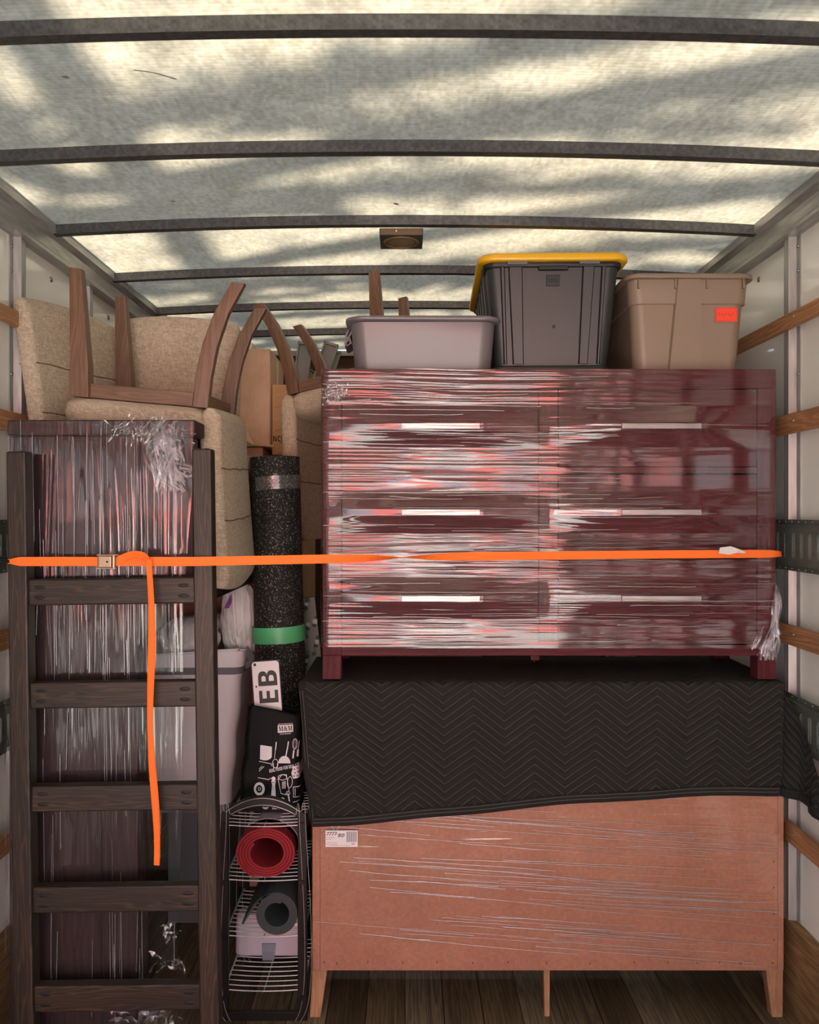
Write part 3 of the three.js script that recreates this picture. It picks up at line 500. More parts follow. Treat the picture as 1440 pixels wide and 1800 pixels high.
// ---------- upholstered dining chairs ----------
function makeChair() {
  const o = new THREE.Group();
  const seat = loft([[0.394, 0.40], [0.397, 0.452], [0.415, 0.484], [0.445, 0.492], [0.472, 0.48], [0.49, 0.44], [0.499, 0.34], [0.5, 0.2]].map(([y, k], i) => rrect(0.47 * k / 0.49, 0.46 * k / 0.49, Math.min(0.09, 0.06 + i * 0.005) * k / 0.49, y, 0, 0.012, 6)));
  mesh('seat', seat, M.linen, o);
  // backrest: leaning slab, waisted, crowned top
  const bz = (y) => -0.222 - 0.078 * Math.pow((y - 0.39) / 0.56, 1.2), rings = [];
  for (let i = 0; i <= 26; i++) { const t = i / 26, e = Math.min(1, Math.min(t, 1 - t) * 13), k = 0.35 + 0.65 * Math.sqrt(1 - (1 - e) * (1 - e)), y = 0.392 + 0.558 * t, wd = 0.44 + 0.035 * Math.sin(t * 1.6), th = 0.068 * k;
    rings.push(dense(rrect(wd - 0.03 * (1 - k), th, Math.min(0.026, th * 0.45), 0, 0, 0, 6), 0.03 * (wd - 0.03 * (1 - k) - 2 * Math.min(0.026, th * 0.45)) / 0.42).map(([x, , zz]) => [x, y + (i === 26 ? 0.0 : 0) + 0.022 * Math.pow(t, 4) * (1 - Math.pow(x / 0.24, 2)), zz + bz(y) + 0.014 * Math.pow(x / 0.24, 2) - 0.008])); }
  const back = mesh('backrest', loft(rings), M.linen, o);
  const face = (x, y, s) => [x, y + 0.012 * (1 - Math.pow(x / 0.24, 2)) * Math.pow((y - 0.39) / 0.56, 3), bz(y) + s * 0.0348 + 0.014 * Math.pow(x / 0.24, 2) - 0.008];
  for (const s of [1, -1]) for (const y of [0.575, 0.737]) mesh('seam', tube(Array.from({ length: 13 }, (_, i) => { const x = -0.222 + 0.444 * i / 12; return face(x, y + 0.003 * Math.abs(Math.sin(i * Math.PI / 4)), s); }), 0.002, 48, 5), M.seam, back);
  for (const sx of [-1, 1]) {
    mesh('leg', bar([[sx * 0.2, 0.393, 0.185], [sx * 0.2, 0.3, 0.19], [sx * 0.2, 0, 0.225]], [0.048, 0.046, 0.036], [0.062, 0.058, 0.038]), M.walnut, o);
    mesh('leg', bar([[sx * 0.195, 0.393, -0.19], [sx * 0.195, 0.3, -0.192], [sx * 0.195, 0.2, -0.205], [sx * 0.195, 0.1, -0.232], [sx * 0.195, 0, -0.278]], [0.034, 0.034, 0.034, 0.033, 0.032], [0.05, 0.05, 0.048, 0.045, 0.042]), M.walnut, o);
    mesh('rail', bx(sx * 0.182, sx * 0.206, 0.348, 0.393, -0.165, 0.158, 0.003, 'z'), M.walnut, o);
  }
  mesh('rail', bx(-0.176, 0.176, 0.348, 0.393, 0.178, 0.2, 0.003, 'x'), M.walnut, o);
  mesh('rail', bx(-0.178, 0.178, 0.348, 0.393, -0.2, -0.178, 0.003, 'x'), M.walnut, o);
  return o;
}
const chairProto = makeChair();
function chair(label, pos, rot, order = 'XYZ') { const c = chairProto.clone(); c.name = numbered('dining_chair'); c.userData = { label, category: 'chair', group: 'beige upholstered dining chairs' }; c.position.set(...pos); c.rotation.set(...rot, order); scene.add(c); return c; }
chair('beige linen dining chair lying upside down above the ladder, four wooden legs up', [-0.7944, 2.3893, -2.7473], [1.6251, 4.6259, 4.7186]);
chair('beige upright dining chair whose tufted back stands against the left wall', [-0.905, 1.392, -2.79], [0, Math.PI / 2 - 0.33, 0]);
const plainChair = chair('beige dining chair with plain backrest turned to camera behind the upturned chair', [-0.885, 1.402, -3.37], [0, Math.PI, 0.035]);
{ const b = plainChair.children.find((c) => c.name === 'backrest'); for (const c of [...b.children]) b.remove(c); }
chair('beige upside-down dining chair squeezed behind dresser, legs rising beside grey tub', [-0.276, 2.54, -3.449], [2.5631, 1.906, 0.55]);

// hidden supports behind the wrapped boards
{
  const t = thing('table_leaf', 'dark table leaf lying flat under the stacked dining chairs', 'board', [-0.93, 1.36, -3.05]);
  mesh('leaf', bx(-0.24, 0.31, 0, 0.03, -0.57, 0.545, 0.004, 'z'), M.espresso, t);
  const s = (name, label, x0, x1, y0, y1, z0, z1, mat) => { const q = thing(name, label, 'box', [(x0 + x1) / 2, y0, (z0 + z1) / 2]); const g = (a) => a.translate(-(x0 + x1) / 2, -y0, -(z0 + z1) / 2); mesh('carton_body', g(bx(x0, x1, y0, y1 - 0.004, z0, z1, 0.004, 'y')), mat, q); mesh('tape', g(bx(x0 + 0.002, x1 - 0.002, y1 - 0.0038, y1 - 0.003, (z0 + z1) / 2 - 0.025, (z0 + z1) / 2 + 0.025, 0)), M.white, q); mesh('flap', [g(bx(x0, x1, y1 - 0.0039, y1 - 0.0001, z0, (z0 + z1) / 2 - 0.027, 0.001)), g(bx(x0, x1, y1 - 0.0039, y1 - 0.0001, (z0 + z1) / 2 + 0.027, z1, 0.001))], mat, q); return q; };
  s('carton', 'tall carton hidden behind wrapped headboard, lower of two', -1.15, -0.97, 0.001, 0.68, -3.0, -2.52, M.card);
  s('carton', 'tall carton hidden behind wrapped headboard, upper of two', -1.15, -0.97, 0.682, 1.358, -3.0, -2.52, M.card);
  s('carton', 'large carton under far end of table leaf, lower of two', -1.02, -0.64, 0.001, 0.68, -4.1, -3.6, M.card);
  s('carton', 'large carton under far end of table leaf, upper of two', -1.02, -0.64, 0.682, 1.358, -4.1, -3.6, M.card);
  s('carton', 'carton behind the dresser carrying an upside-down chair, lower of two', -0.28, 0.3, 0.001, 0.9, -3.75, -3.2, M.card);
  s('carton', 'carton behind the dresser carrying an upside-down chair, upper of two', -0.28, 0.3, 0.902, 1.93, -3.75, -3.2, M.card);
  s('storage_crate', 'grey plastic storage crate under the laundry hamper', -0.95, -0.7, 0.001, 0.48, -3.46, -3.28, std({ color: 0x6b6e70, roughness: 0.6 }));
}

// ---------- cardboard boxes and odds at the back ----------
{
  const carton = (label, x0, x1, y0, y1, z0, z1, mat, extra) => { const q = thing('carton', label, 'box', [(x0 + x1) / 2, y0, (z0 + z1) / 2]); const g = (a) => a.translate(-(x0 + x1) / 2, -y0, -(z0 + z1) / 2); mesh('carton_body', g(bx(x0, x1, y0, y1, z0, z1, 0.004, 'y')), mat, q); if (extra) extra(q, g); return q; };
  // front one, its bottom flap sprung open
  carton('brown cardboard box with sprung bottom flap above the rolled black mat', -1.02, -0.5954, 1.9364, 2.3685, -4.02, -3.62, M.card, (q, g) => {
    const y = 1.9364, z = -3.62, xr = -0.5954;
    mesh('flap', g(loft([[[-0.7045, y + 0.075, z + 0.012], [-0.7045, y + 0.03, z + 0.05], [-0.6995, y + 0.03, z + 0.046], [-0.6995, y + 0.078, z + 0.008]], [[-0.662, y + 0.012, z + 0.014], [-0.662, y + 0.004, z + 0.06], [-0.657, y + 0.004, z + 0.056], [-0.657, y + 0.014, z + 0.01]], [[xr + 0.02, y + 0.006, z + 0.012], [xr + 0.016, y - 0.006, z + 0.05], [xr + 0.018, y - 0.008, z + 0.046], [xr + 0.022, y + 0.004, z + 0.008]]], { soft: false })), M.card, q);
    mesh('tape', g(bx(xr + 0.0005, xr + 0.001, y + 0.1, 2.3685 - 0.02, -3.85, -3.8, 0)), M.white, q);
  });
  const NC = canvasTex(512, 512, (g, w, h) => { g.fillStyle = '#c79a70'; g.fillRect(0, 0, w, h); for (let k = 0; k < 3000; k++) { g.fillStyle = k % 2 ? 'rgba(255,220,170,0.06)' : 'rgba(60,30,0,0.06)'; g.fillRect((k * 97) % 512, (k * 53) % 512, 30, 1); } g.fillStyle = '#2a1c14'; g.font = 'bold 58px sans-serif'; g.fillText('NCE', 2, 414, 84); });
  carton('yellowish cardboard box marked in black capitals beside the upturned chair', -0.594, -0.28, 1.9016, 2.2166, -4.4, -3.66, M.cardPale, (q, g) => {
    const y0 = 1.9016, y1 = 2.2166, x0 = -0.592, f = bx(x0, x0 + 0.31, y0 + 0.003, y1 - 0.003, -3.6598, -3.6588, 0); const p = f.attributes.position; for (let i = 0; i < p.count; i++) f.attributes.uv.setXY(i, (p.getX(i) - x0) / 0.31, (p.getY(i) - y0) / (y1 - y0));
    mesh('printed_face', g(f), std({ map: NC, roughness: 0.8 }), q);
  });
  carton('stack carton standing on the floor below the marked cardboard box', -0.59, -0.47, 0.001, 0.95, -4.3, -3.68, M.card);
  carton('middle stack carton below the marked cardboard box', -0.59, -0.47, 0.952, 1.9016 - 0.001, -4.3, -3.68, M.card);
  carton('tall narrow carton under the brown box with sprung flap', -1.02, -0.63, 1.36, 1.9364 - 0.002, -4.02, -3.64, M.card);
  // pale foam slab and a brown lid lying on the brown box
  const fo = thing('foam_slab', 'pale grey foam slab lying tilted on top of the brown cardboard box', 'foam', [-0.82, 2.3685 + 0.002, -3.8]); fo.rotation.z = -0.25;
  mesh('slab', bx(-0.2, 0.12, 0.03, 0.072, -0.1, 0.1, 0.003), M.white, fo); mesh('brown_liner', bx(-0.2, 0.1, 0.022, 0.0295, -0.1, 0.1, 0.001), M.card, fo); mesh('brown_lid', bx(-0.2, 0.09, 0.073, 0.085, -0.1, 0.08, 0.002), M.card, fo);
  // grey plastic step stool, legs in the air
  const st = thing('step_stool', 'upturned grey plastic step stool with channelled leg behind upside-down chair', 'stool', [-0.4, 2.2166 + 0.002, -4.1]);
  const pm = std({ color: 0x8d908a, roughness: 0.5 });
  mesh('stool_top', bx(-0.1, 0.12, 0, 0.03, -0.1, 0.1, 0.006), pm, st);
  const chan = (x, z, tilt) => { const gg = [bx(-0.032, 0.032, 0, 0.235, -0.005, 0.003, 0.002), bx(-0.036, -0.028, 0, 0.24, -0.005, 0.022, 0.002), bx(0.028, 0.036, 0, 0.24, -0.005, 0.022, 0.002), bx(-0.036, 0.036, 0.228, 0.242, -0.005, 0.022, 0.002)]; const m = merge(gg); m.rotateZ(tilt); m.translate(x, 0.026, z); return m; };
  mesh('leg', chan(-0.03, 0.08, -0.3), pm, st); mesh('leg', chan(-0.12, 0.05, -0.12), pm, st); mesh('leg', chan(-0.03, -0.085, -0.3), pm, st);
  const pd = thing('paddle', 'round beige wooden paddle head beside the grey step stool', 'paddle', [-0.53, 2.2166 + 0.003, -4.25]);
  const disc = new THREE.CylinderGeometry(0.085, 0.085, 0.012, 36); disc.rotateX(Math.PI / 2); disc.translate(0, 0.087, 0); mesh('disc', disc, M.maple, pd); const rim = new THREE.TorusGeometry(0.085, 0.008, 8, 40); rim.translate(0, 0.087, 0); mesh('rim', rim, M.steelDark, pd);
}
// ---------- rolled rubber gym mat ----------
{
  const zc = -3.14, r = 0.1;
  const m = thing('rubber_mat_roll', 'rolled black rubber mat with white flecks standing on end', 'mat', [-0.452, 0, zc]); m.rotation.z = 0.028; m.rotation.x = -0.01;
  const spiral = (turns, r0, r1, th) => { const out = [], inn = []; const n = Math.round(turns * 40); for (let i = 0; i <= n; i++) { const t = i / n, a = 1.9 + t * turns * 2 * Math.PI, rad = r0 + (r1 - r0) * t; out.push(new THREE.Vector2(Math.cos(a) * rad, Math.sin(a) * rad)); inn.push(new THREE.Vector2(Math.cos(a) * (rad - th), Math.sin(a) * (rad - th))); } return new THREE.Shape([...out, ...inn.reverse()]); };
  const H = 1.8587 - 0.004, g = new THREE.ExtrudeGeometry(spiral(4, 0.06, r, 0.009), { depth: H, bevelEnabled: false }); g.rotateX(-Math.PI / 2); g.translate(0, 0.002, 0);
  { const p = g.attributes.position, uv = g.attributes.uv; for (let i = 0; i < p.count; i++) { const a = Math.atan2(p.getZ(i), p.getX(i)); if (Math.abs(g.attributes.normal.getY(i)) < 0.5) uv.setXY(i, a * r, p.getY(i)); } }
  mesh('roll', g, M.rubber, m);
  const core = new THREE.CylinderGeometry(0.088, 0.088, H - 0.02, 40, 1, true); core.translate(0, H / 2, 0); mesh('inner_turns', core, M.rubber, m);
  const band = (y0, y1, a0, a1, rad, wob) => grid(40, 6, (u, v) => { const a = a0 + (a1 - a0) * u, q = rad + 0.0012 * noise(u * 14, v * 5, 4096, 4096, 77); return [Math.cos(a) * q, y0 + (y1 - y0) * v + wob * Math.sin(u * 6) * 0.4 + 0.012 * u, -Math.sin(a) * q]; });
  mesh('green_tape', band(1.1468, 1.2082, -3.3, 0.3, r + 0.0022, 0.004), std({ color: 0x5cbd80, roughness: 0.4, side: THREE.DoubleSide }), m).userData.label = 'green tape band';
  const ft = band(1.7268, 1.7776, -2.2, 0.2, r + 0.002, 0.002); mesh('clear_tape', ft, phy({ color: 0xffffff, roughness: 0.2, transmission: 0.93, thickness: 0, ior: 1.8 }), m);
}
// ---------- laundry hamper, stuffed ----------
{
  const X0 = -0.83, Z0 = -3.29, hb = 0.484, ht = 1.1095;
  const h = thing('laundry_hamper', 'light grey fabric laundry hamper with darker trim band behind ladder', 'hamper', [X0, hb, Z0]);
  const cloth = std({ color: 0xece2e4, roughness: 0.9 }), band = std({ color: 0x77747a, roughness: 0.9 });
  const W = (t) => 0.3 + 0.1 * t, D = (t) => 0.25 + 0.06 * t, H = ht - hb;
  const ringAt = (t, grow = 0) => rrect(W(t) + grow, D(t) + grow, 0.04, H * t, 0.01 * t, 0, 6).map(([x, y, z]) => [x + 0.004 * Math.sin(y * 31 + x * 9), y + (t > 0.95 ? 0.012 * Math.sin(x * 12) : 0), z + 0.006 * Math.sin(y * 17 + x * 13) * (1 - Math.abs(t - 0.5))]);
  const outer = []; for (let i = 0; i <= 20; i++) outer.push(ringAt(i / 20)); for (let i = 20; i >= 12; i--) outer.push(ringAt(i / 20, -0.012));
  mesh('bag', loft(outer, { cap1: true }), cloth, h);
  mesh('trim_band', loft([0.862, 0.868, 0.9, 0.906].map((t, i) => ringAt(t, i % 3 ? 0.005 : 0.001)), { cap0: false, cap1: false }), band, h);
  mesh('base_band', loft([0.0, 0.006, 0.05, 0.055].map((t, i) => ringAt(t, i % 3 ? 0.005 : 0.001)), { cap0: false, cap1: false }), band, h);
  mesh('rim_piping', tube(ringAt(1, 0.002), 0.005, 120, 6, true), cloth, h);
  const hz = D(1) / 2;
  const strip = (pts, w, mat, name) => { const cv = curve(pts); mesh(name, grid(40, 1, (u, v) => { const p = cv.getPoint(u); return [p.x + w * 0.45 * (v - 0.5), p.y + w * 0.8 * (v - 0.5), p.z + 0.012 * (v - 0.5)]; }), mat, h); };
  const dm = band.clone(); dm.side = THREE.DoubleSide;
  strip([[0.1, H + 0.02, 0.02], [0.135, H + 0.06, 0.05], [0.18, H + 0.03, 0.08], [0.225, H - 0.02, 0.1], [0.235, H - 0.05, 0.1], [0.2, H - 0.06, 0.1]], 0.04, dm, 'handle'); void hz;
  mesh('handle', new THREE.TorusGeometry(0.075, 0.014, 8, 30, Math.PI).translate(-0.03, H - 0.005, 0.06), band, h);
  const bulge = (x, y, z, a, b, c, s, mat, name, label, cat) => { const o = thing(name, label, cat, [X0 + x, hb + H + y, Z0 + z]); const q = new THREE.IcosahedronGeometry(1, 24), p = q.attributes.position; for (let i = 0; i < p.count; i++) { const v = V(p.getX(i), p.getY(i), p.getZ(i)), k = 1 + 0.26 * (fbm(v.x * 2.2 + 9, v.y * 3 + v.z * 2 + 9, 4096, 4096, s, 4) - 0.5) + 0.2 * Math.abs(noise(v.x * 8 + 30, v.y * 3 + v.z * 8 + 30, 4096, 4096, s + 8) - 0.5) - 0.12 * Math.max(0, v.y) ** 2 * 0; p.setXYZ(i, v.x * a * k, v.y * b * k, v.z * c * k); } mesh('body', smooth(q), mat, o); return o; };
  bulge(-0.03, 0.03, 0.02, 0.115, 0.09, 0.1, 510, std({ color: 0xe6e2e0, roughness: 0.95 }), 'folded_linen', 'crumpled white linen bulging from laundry hamper behind ladder', 'linen');
  bulge(0.02, 0.075, -0.06, 0.07, 0.06, 0.06, 520, std({ color: 0xb9b2ae, roughness: 0.95 }), 'pillow_end', 'pale pillow end poking up beside ladder rail', 'pillow');
  const bag = bulge(0.18, 0.112, 0.05, 0.075, 0.16, 0.07, 530, phy({ color: 0xf0edea, roughness: 0.4, transmission: 0.2, thickness: 0 }), 'plastic_bag', 'white plastic bag with purple drawstring standing above hamper', 'bag');
  bag.rotation.z = 0.08;
  mesh('drawstring', grid(16, 1, (u, v) => [-0.036 + 0.045 * u + 0.018 * (v - 0.5), 0.055 + 0.085 * u, 0.062 - 0.032 * u * u + 0.004], null), std({ color: 0x7a2a86, roughness: 0.5, side: THREE.DoubleSide }), bag).userData.label = 'purple drawstring';
}
// ---------- wire rack with arched end frames ----------
{
  const zf = -2.65, zb = -3.0, xl = -0.5995, xr = -0.3191, cx = (xl + xr) / 2, w = xr - xl;
  const k = thing('wire_rack', 'black metal wire shoe rack with arched end frame', 'rack', [cx, 0, zf]);
  const frameM = std({ color: 0x1b1614, metalness: 0.35, roughness: 0.42 }), wireM = std({ color: 0xd8d4d0, metalness: 0.7, roughness: 0.3 });
  const ySpring = 0.6635, yTop = 0.7242, bw = 0.026;
  const outline = (inset) => { const a = w / 2 - inset, ys = ySpring - inset * 0.2, yt2 = yTop - inset * 1.15, pts = [[-a, inset ? 0.026 : 0.001], [a, inset ? 0.026 : 0.001]]; for (let i = 0; i <= 20; i++) { const t = i / 20, x = a - 2 * a * t; pts.push([x, ys + (yt2 - ys) * (1 - Math.pow(2 * t - 1, 2))]); } return pts.map((q) => new THREE.Vector2(...q)); };
  for (const z of [0, zb - zf]) {
    const sh = new THREE.Shape(outline(0)); sh.holes.push(new THREE.Path(outline(bw)));
    const g = new THREE.ExtrudeGeometry(sh, { depth: 0.012, bevelEnabled: true, bevelSize: 0.002, bevelThickness: 0.002, bevelSegments: 1 }); g.translate(0, 0, z - 0.014);
    const f = mesh('end_frame', g, frameM, k);
    if (!z) for (const py of [1450, 1551, 1653, 1754]) for (const s of [-1, 1]) { const b = new THREE.CylinderGeometry(0.0075, 0.0085, 0.004, 18); b.rotateX(Math.PI / 2); b.translate(s * (w / 2 - bw / 2), 1.64 - (py - 903) / 1441 * 2.65, 0.002); mesh('bolt', b, frameM, f); }
    // fine raised edge lines of the frame
    const ln = (ins) => tube(outline(ins).map((q) => [q.x, q.y, z + 0.0005]), 0.0009, 160, 5, true); mesh('edge_bead', [ln(0.0035), ln(bw - 0.0035)], wireM, f);
  }
  for (const y of [0.6285, 0.452, 0.2699, 0.0934]) {
    const a = w / 2 - 0.012, sh = mesh('shelf', [tube([[-a, y, -0.012], [-a, y, zb - zf + 0.004]], 0.003, 4, 6), ], wireM, k); mesh('side_wire', tube([[a, y, -0.012], [a, y, zb - zf + 0.004]], 0.003, 4, 6), wireM, sh); mesh('centre_wire', tube([[0, y - 0.008, -0.014], [0, y - 0.008, zb - zf]], 0.0018, 4, 6), wireM, sh);
    for (let i = 0; i < 12; i++) { const z = -0.016 - i * 0.0285; mesh('wire', tube([[-a, y, z], [-a * 0.5, y - 0.0045, z], [0, y - 0.006, z], [a * 0.5, y - 0.0045, z], [a, y, z]], 0.002, 14, 6), wireM, sh); }
  }
}
// mats and packages on the rack
function matRoll(pos, turns, r0, r1, th, sy, len, a0, tail) {
  const out = [], inn = [], n = Math.round(turns * 44);
  for (let i = 0; i <= n; i++) { const t = i / n, a = a0 + t * turns * 2 * Math.PI, rad = r0 + (r1 - r0) * t; out.push([Math.cos(a) * rad, Math.sin(a) * rad * sy]); inn.push([Math.cos(a) * (rad - th), Math.sin(a) * (rad - th) * sy]); }
  if (tail) for (const [dx, dy, ix, iy] of tail) { out.push([dx, dy]); inn.push([ix, iy]); }
  const sh = new THREE.Shape([...out, ...inn.reverse()].map((q) => new THREE.Vector2(...q)));
  return new THREE.ExtrudeGeometry(sh, { depth: len, bevelEnabled: true, bevelSize: 0.0008, bevelThickness: 0.001, bevelSegments: 1 }).translate(0, 0, -len);
}
{
  const sy = 0.452, cx = -0.4523;
  const a = thing('yoga_mat', 'red rolled yoga mat on upper wire shelf', 'yoga mat', [cx, sy - 0.006 + 0.088, -2.67]);
  mesh('roll', matRoll(null, 4.3, 0.058, 0.1, 0.0068, 0.85, 0.3, 2.4), std({ color: 0x8e1420, roughness: 0.75 }), a);
  const sheet = thing('foam_wrap', 'pale foam sheet draped behind red yoga mat', 'foam', [cx, sy, -2.72]);
  mesh('sheet', loft([0, 1].map((q) => { const o = []; for (let i = 0; i <= 20; i++) { const t = i / 20, an = 2.3 - t * 2.5; o.push([Math.cos(an) * 0.106, 0.083 + Math.sin(an) * 0.0935 + 0.001, -0.25 * q]); } for (let i = 20; i >= 0; i--) { const t = i / 20, an = 2.3 - t * 2.5; o.push([Math.cos(an) * 0.1035, 0.083 + Math.sin(an) * 0.091 + 0.001, -0.25 * q]); } return o; }), { soft: false }), std({ color: 0xa894a4, roughness: 0.7 }), sheet);
  const sg = 0.2699, gx = -0.419;
  const b = thing('yoga_mat', 'dark grey rolled yoga mat with loose end on middle wire shelf', 'yoga mat', [gx, sg - 0.006 + 0.0715, -2.67]);
  mesh('roll', matRoll(null, 4.2, 0.043, 0.071, 0.0058, 1, 0.3, 1.2, [[-0.045, 0.062, -0.043, 0.057], [-0.075, 0.03, -0.07, 0.026], [-0.1, -0.01, -0.096, -0.013], [-0.112, -0.03, -0.108, -0.033]]), std({ color: 0x3a3d3e, roughness: 0.8 }), b);
  const ys = 0.0934;
  const p = thing('wrapped_parcel', 'white plastic parcel with grey strap under grey yoga mat', 'parcel', [-0.475, ys - 0.002, -2.9]); p.rotation.x = -0.1;
  mesh('parcel_body', loft([[0, 0.225, 0.07], [0.008, 0.24, 0.082], [0.09, 0.24, 0.085], [0.135, 0.232, 0.08], [0.142, 0.21, 0.06]].map(([y, ww, d]) => rrect(ww, d, 0.02, y, 0, 0, 4))), phy({ color: 0xc9bcc6, roughness: 0.35, clearcoat: 0.4 }), p);
  mesh('strap', loft([[0.045, 0.047], [0.02, 0.052], [-0.01, 0.05]].map(([y, z], i) => [[-0.024 + i * 0.002, y, z], [0.024 - i * 0.002, y, z], [0.024 - i * 0.002, y, z - 0.003], [-0.024 + i * 0.002, y, z - 0.003]]).concat([]), { soft: false }), std({ color: 0x84808c, roughness: 0.6 }), p);
}
// ---------- black shopping bag with white print, number plate ----------
{
  const zc = -2.84, y0 = 0.6285 + 0.006, cx = -0.46, H = 0.9937 - y0;
  const t = thing('shopping_bag', 'black reusable shopping bag with white kitchen drawings above wire rack', 'bag', [cx, y0, zc]);
  const art = canvasTex(1024, 1536, (g, w, h) => {
    g.fillStyle = '#0b0a0a'; g.fillRect(0, 0, w, h); g.strokeStyle = g.fillStyle = '#e6dce0'; g.lineWidth = 9; g.lineCap = 'round';
    const L = (...p) => { g.beginPath(); g.moveTo(p[0], p[1]); for (let i = 2; i < p.length; i += 2) g.lineTo(p[i], p[i + 1]); g.stroke(); }, E = (x, y, a, b, f) => { g.beginPath(); g.ellipse(x, y, a, b, 0, 0, 7); f ? g.fill() : g.stroke(); };
    g.save(); g.translate(640, 330); g.rotate(-0.04);
    g.fillRect(-10, 0, 250, 104); g.fillStyle = '#141212'; g.font = 'bold 92px serif'; g.textAlign = 'center'; g.fillText('M&M', 116, 84, 232); g.fillStyle = '#e6dce0'; g.font = 'bold 24px serif'; g.fillText('FOOD MARKET', 116, 132); for (let x = 0; x < 230; x += 22) g.fillRect(x, -20, 13, 10); g.restore();
    g.textAlign = 'left';
    g.beginPath(); g.moveTo(355, 600); g.lineTo(545, 625); g.lineTo(545, 770); g.quadraticCurveTo(480, 840, 350, 800); g.fill();                         // pot
    L(610, 560, 600, 690, 592, 780); g.lineWidth = 16; L(614, 570, 606, 660); g.lineWidth = 9; E(606, 855, 45, 60); L(575, 850, 580, 930); L(640, 850, 640, 930);   // fork
    g.beginPath(); g.ellipse(755, 850, 100, 100, 0, Math.PI, 2 * Math.PI); g.fill(); g.lineWidth = 18; L(775, 760, 800, 640, 812, 560); g.lineWidth = 7;   // ladle
    E(918, 590, 38, 70); E(918, 590, 18, 70); g.lineWidth = 24; L(905, 680, 895, 770); g.lineWidth = 9; L(985, 560, 970, 660); g.lineWidth = 28; L(968, 680, 966, 750); g.lineWidth = 9;
    g.save(); g.translate(510, 985); g.rotate(-0.19); g.font = 'bold 66px sans-serif'; g.fillText('REAL FOOD FOR REAL LIFE', 0, 0, 520); g.restore();
    L(340, 830, 540, 860, 545, 890); L(345, 960, 420, 900); L(345, 930, 390, 895);
    g.save(); g.beginPath(); g.moveTo(890, 930); g.quadraticCurveTo(880, 880, 950, 890); g.lineTo(1005, 880); g.lineTo(1010, 1060); g.lineTo(900, 1070); g.lineTo(870, 990); g.fill(); g.fillStyle = '#121110'; for (const [x, y] of [[920, 930], [965, 920], [930, 985], [975, 975], [915, 1030], [965, 1030]]) E(x, y, 10, 10, 1); g.restore();  // oven glove
    g.lineWidth = 10; L(655, 1075, 700, 1280, 790, 1300, 830, 1240, 790, 1010, 720, 1010, 650, 1080); E(725, 1050, 70, 38); g.beginPath(); g.ellipse(845, 1120, 40, 80, 0.1, 0, 7); g.stroke(); for (let k = 0; k < 6; k++) L(720, 1120 + k * 18, 775, 1112 + k * 18);                       // measuring cup
    L(330, 1050, 500, 1080, 535, 1060); E(350, 1210, 88, 96, 1); g.fillStyle = '#121110'; E(348, 1210, 50, 56, 1); g.fillStyle = '#e6dce0'; g.font = 'bold 70px serif'; g.fillText('D', 326, 1236);
    E(580, 1070, 34, 34, 1); g.fillRect(545, 1100, 72, 16); g.fillRect(550, 1124, 62, 14); g.beginPath(); g.moveTo(558, 1140); g.lineTo(606, 1140); g.lineTo(618, 1330); g.lineTo(640, 1390); g.lineTo(515, 1390); g.lineTo(540, 1320); g.fill();                // pepper mill
    g.lineWidth = 10; L(1010, 1190, 900, 1190, 905, 1330, 1010, 1340); L(930, 1215, 932, 1310); E(725, 1370, 40, 34, 1); g.lineWidth = 22; L(820, 1290, 840, 1390); g.lineWidth = 9; E(815, 1275, 32, 26); L(900, 1400, 1010, 1390); L(300, 1400, 500, 1405); L(560, 1395, 740, 1410);
    g.save(); g.translate(560, 1500); g.rotate(-0.02); g.font = 'bold 34px sans-serif'; g.fillText('SHOP ONLINE', 0, 0); g.restore(); E(450, 1470, 44, 26); E(450, 1470, 24, 12);
  });
  const bagM = phy({ map: art, roughness: 0.7, specularIntensity: 0.5 });
  const rings = []; for (let i = 0; i <= 24; i++) { const q = i / 24, ww = 0.207 - 0.03 * q, d = 0.15 * (1 - 0.5 * q * q); rings.push(rrect(ww, d, 0.02, 0, 0, 0, 6).map(([x, , z]) => [x + 0.012 * q + 0.0015 * Math.sin(q * 20 + x * 30), H * q * 0.97 + (q > 0.72 ? (q - 0.72) * 3.6 * (0.022 * Math.cos((x + 0.03) * 30) - 0.004) : 0), z + 0.005 * Math.sin(q * 13 + x * 25) + (q > 0.7 ? 0.012 * (q - 0.7) * 3.3 * Math.sin(x * 60) : 0)])); }
  for (let i = 1; i <= 6; i++) rings.push(rings[24 - i * 2 + 1].map(([x, y, z]) => [x * 0.97, y, z * 0.92]));
  mesh('bag', loft(rings, { uvs: ([x, y]) => [(x + 0.104) / 0.212, y / H * 0.99] }), bagM, t);
  // plate standing in the bag
  const zp = -2.83, p = thing('number_plate', 'white plate with large black sideways letters tucked in black bag', 'plate', [-0.4694, 0.935, zp]); p.rotation.z = 0.07;
  const pf = canvasTex(256, 448, (g, w, h) => { g.fillStyle = '#191617'; g.fillRect(0, 0, w, h); g.fillStyle = '#e9dcdc'; g.beginPath(); g.roundRect(9, 9, w - 18, h - 18, 26); g.fill(); g.fillStyle = '#191617'; g.save(); g.translate(224, 352); g.rotate(-Math.PI / 2); g.font = 'bold 236px sans-serif'; g.fillText('EB', 0, 0, 318); g.restore(); g.beginPath(); g.arc(36, 200, 8, 0, 7); g.fill(); g.beginPath(); g.arc(36, 30, 12, 0, 7); g.fill(); });
  const pw = 0.1, ph = 0.2, f = bx(-pw / 2, pw / 2, 0, ph, -0.0015, 0.0015, 0.0008); { const q = f.attributes.position; for (let i = 0; i < q.count; i++) f.attributes.uv.setXY(i, (q.getX(i) + pw / 2) / pw, q.getY(i) / ph); }
  mesh('plate_face', f, std({ map: pf, roughness: 0.45 }), p);
}
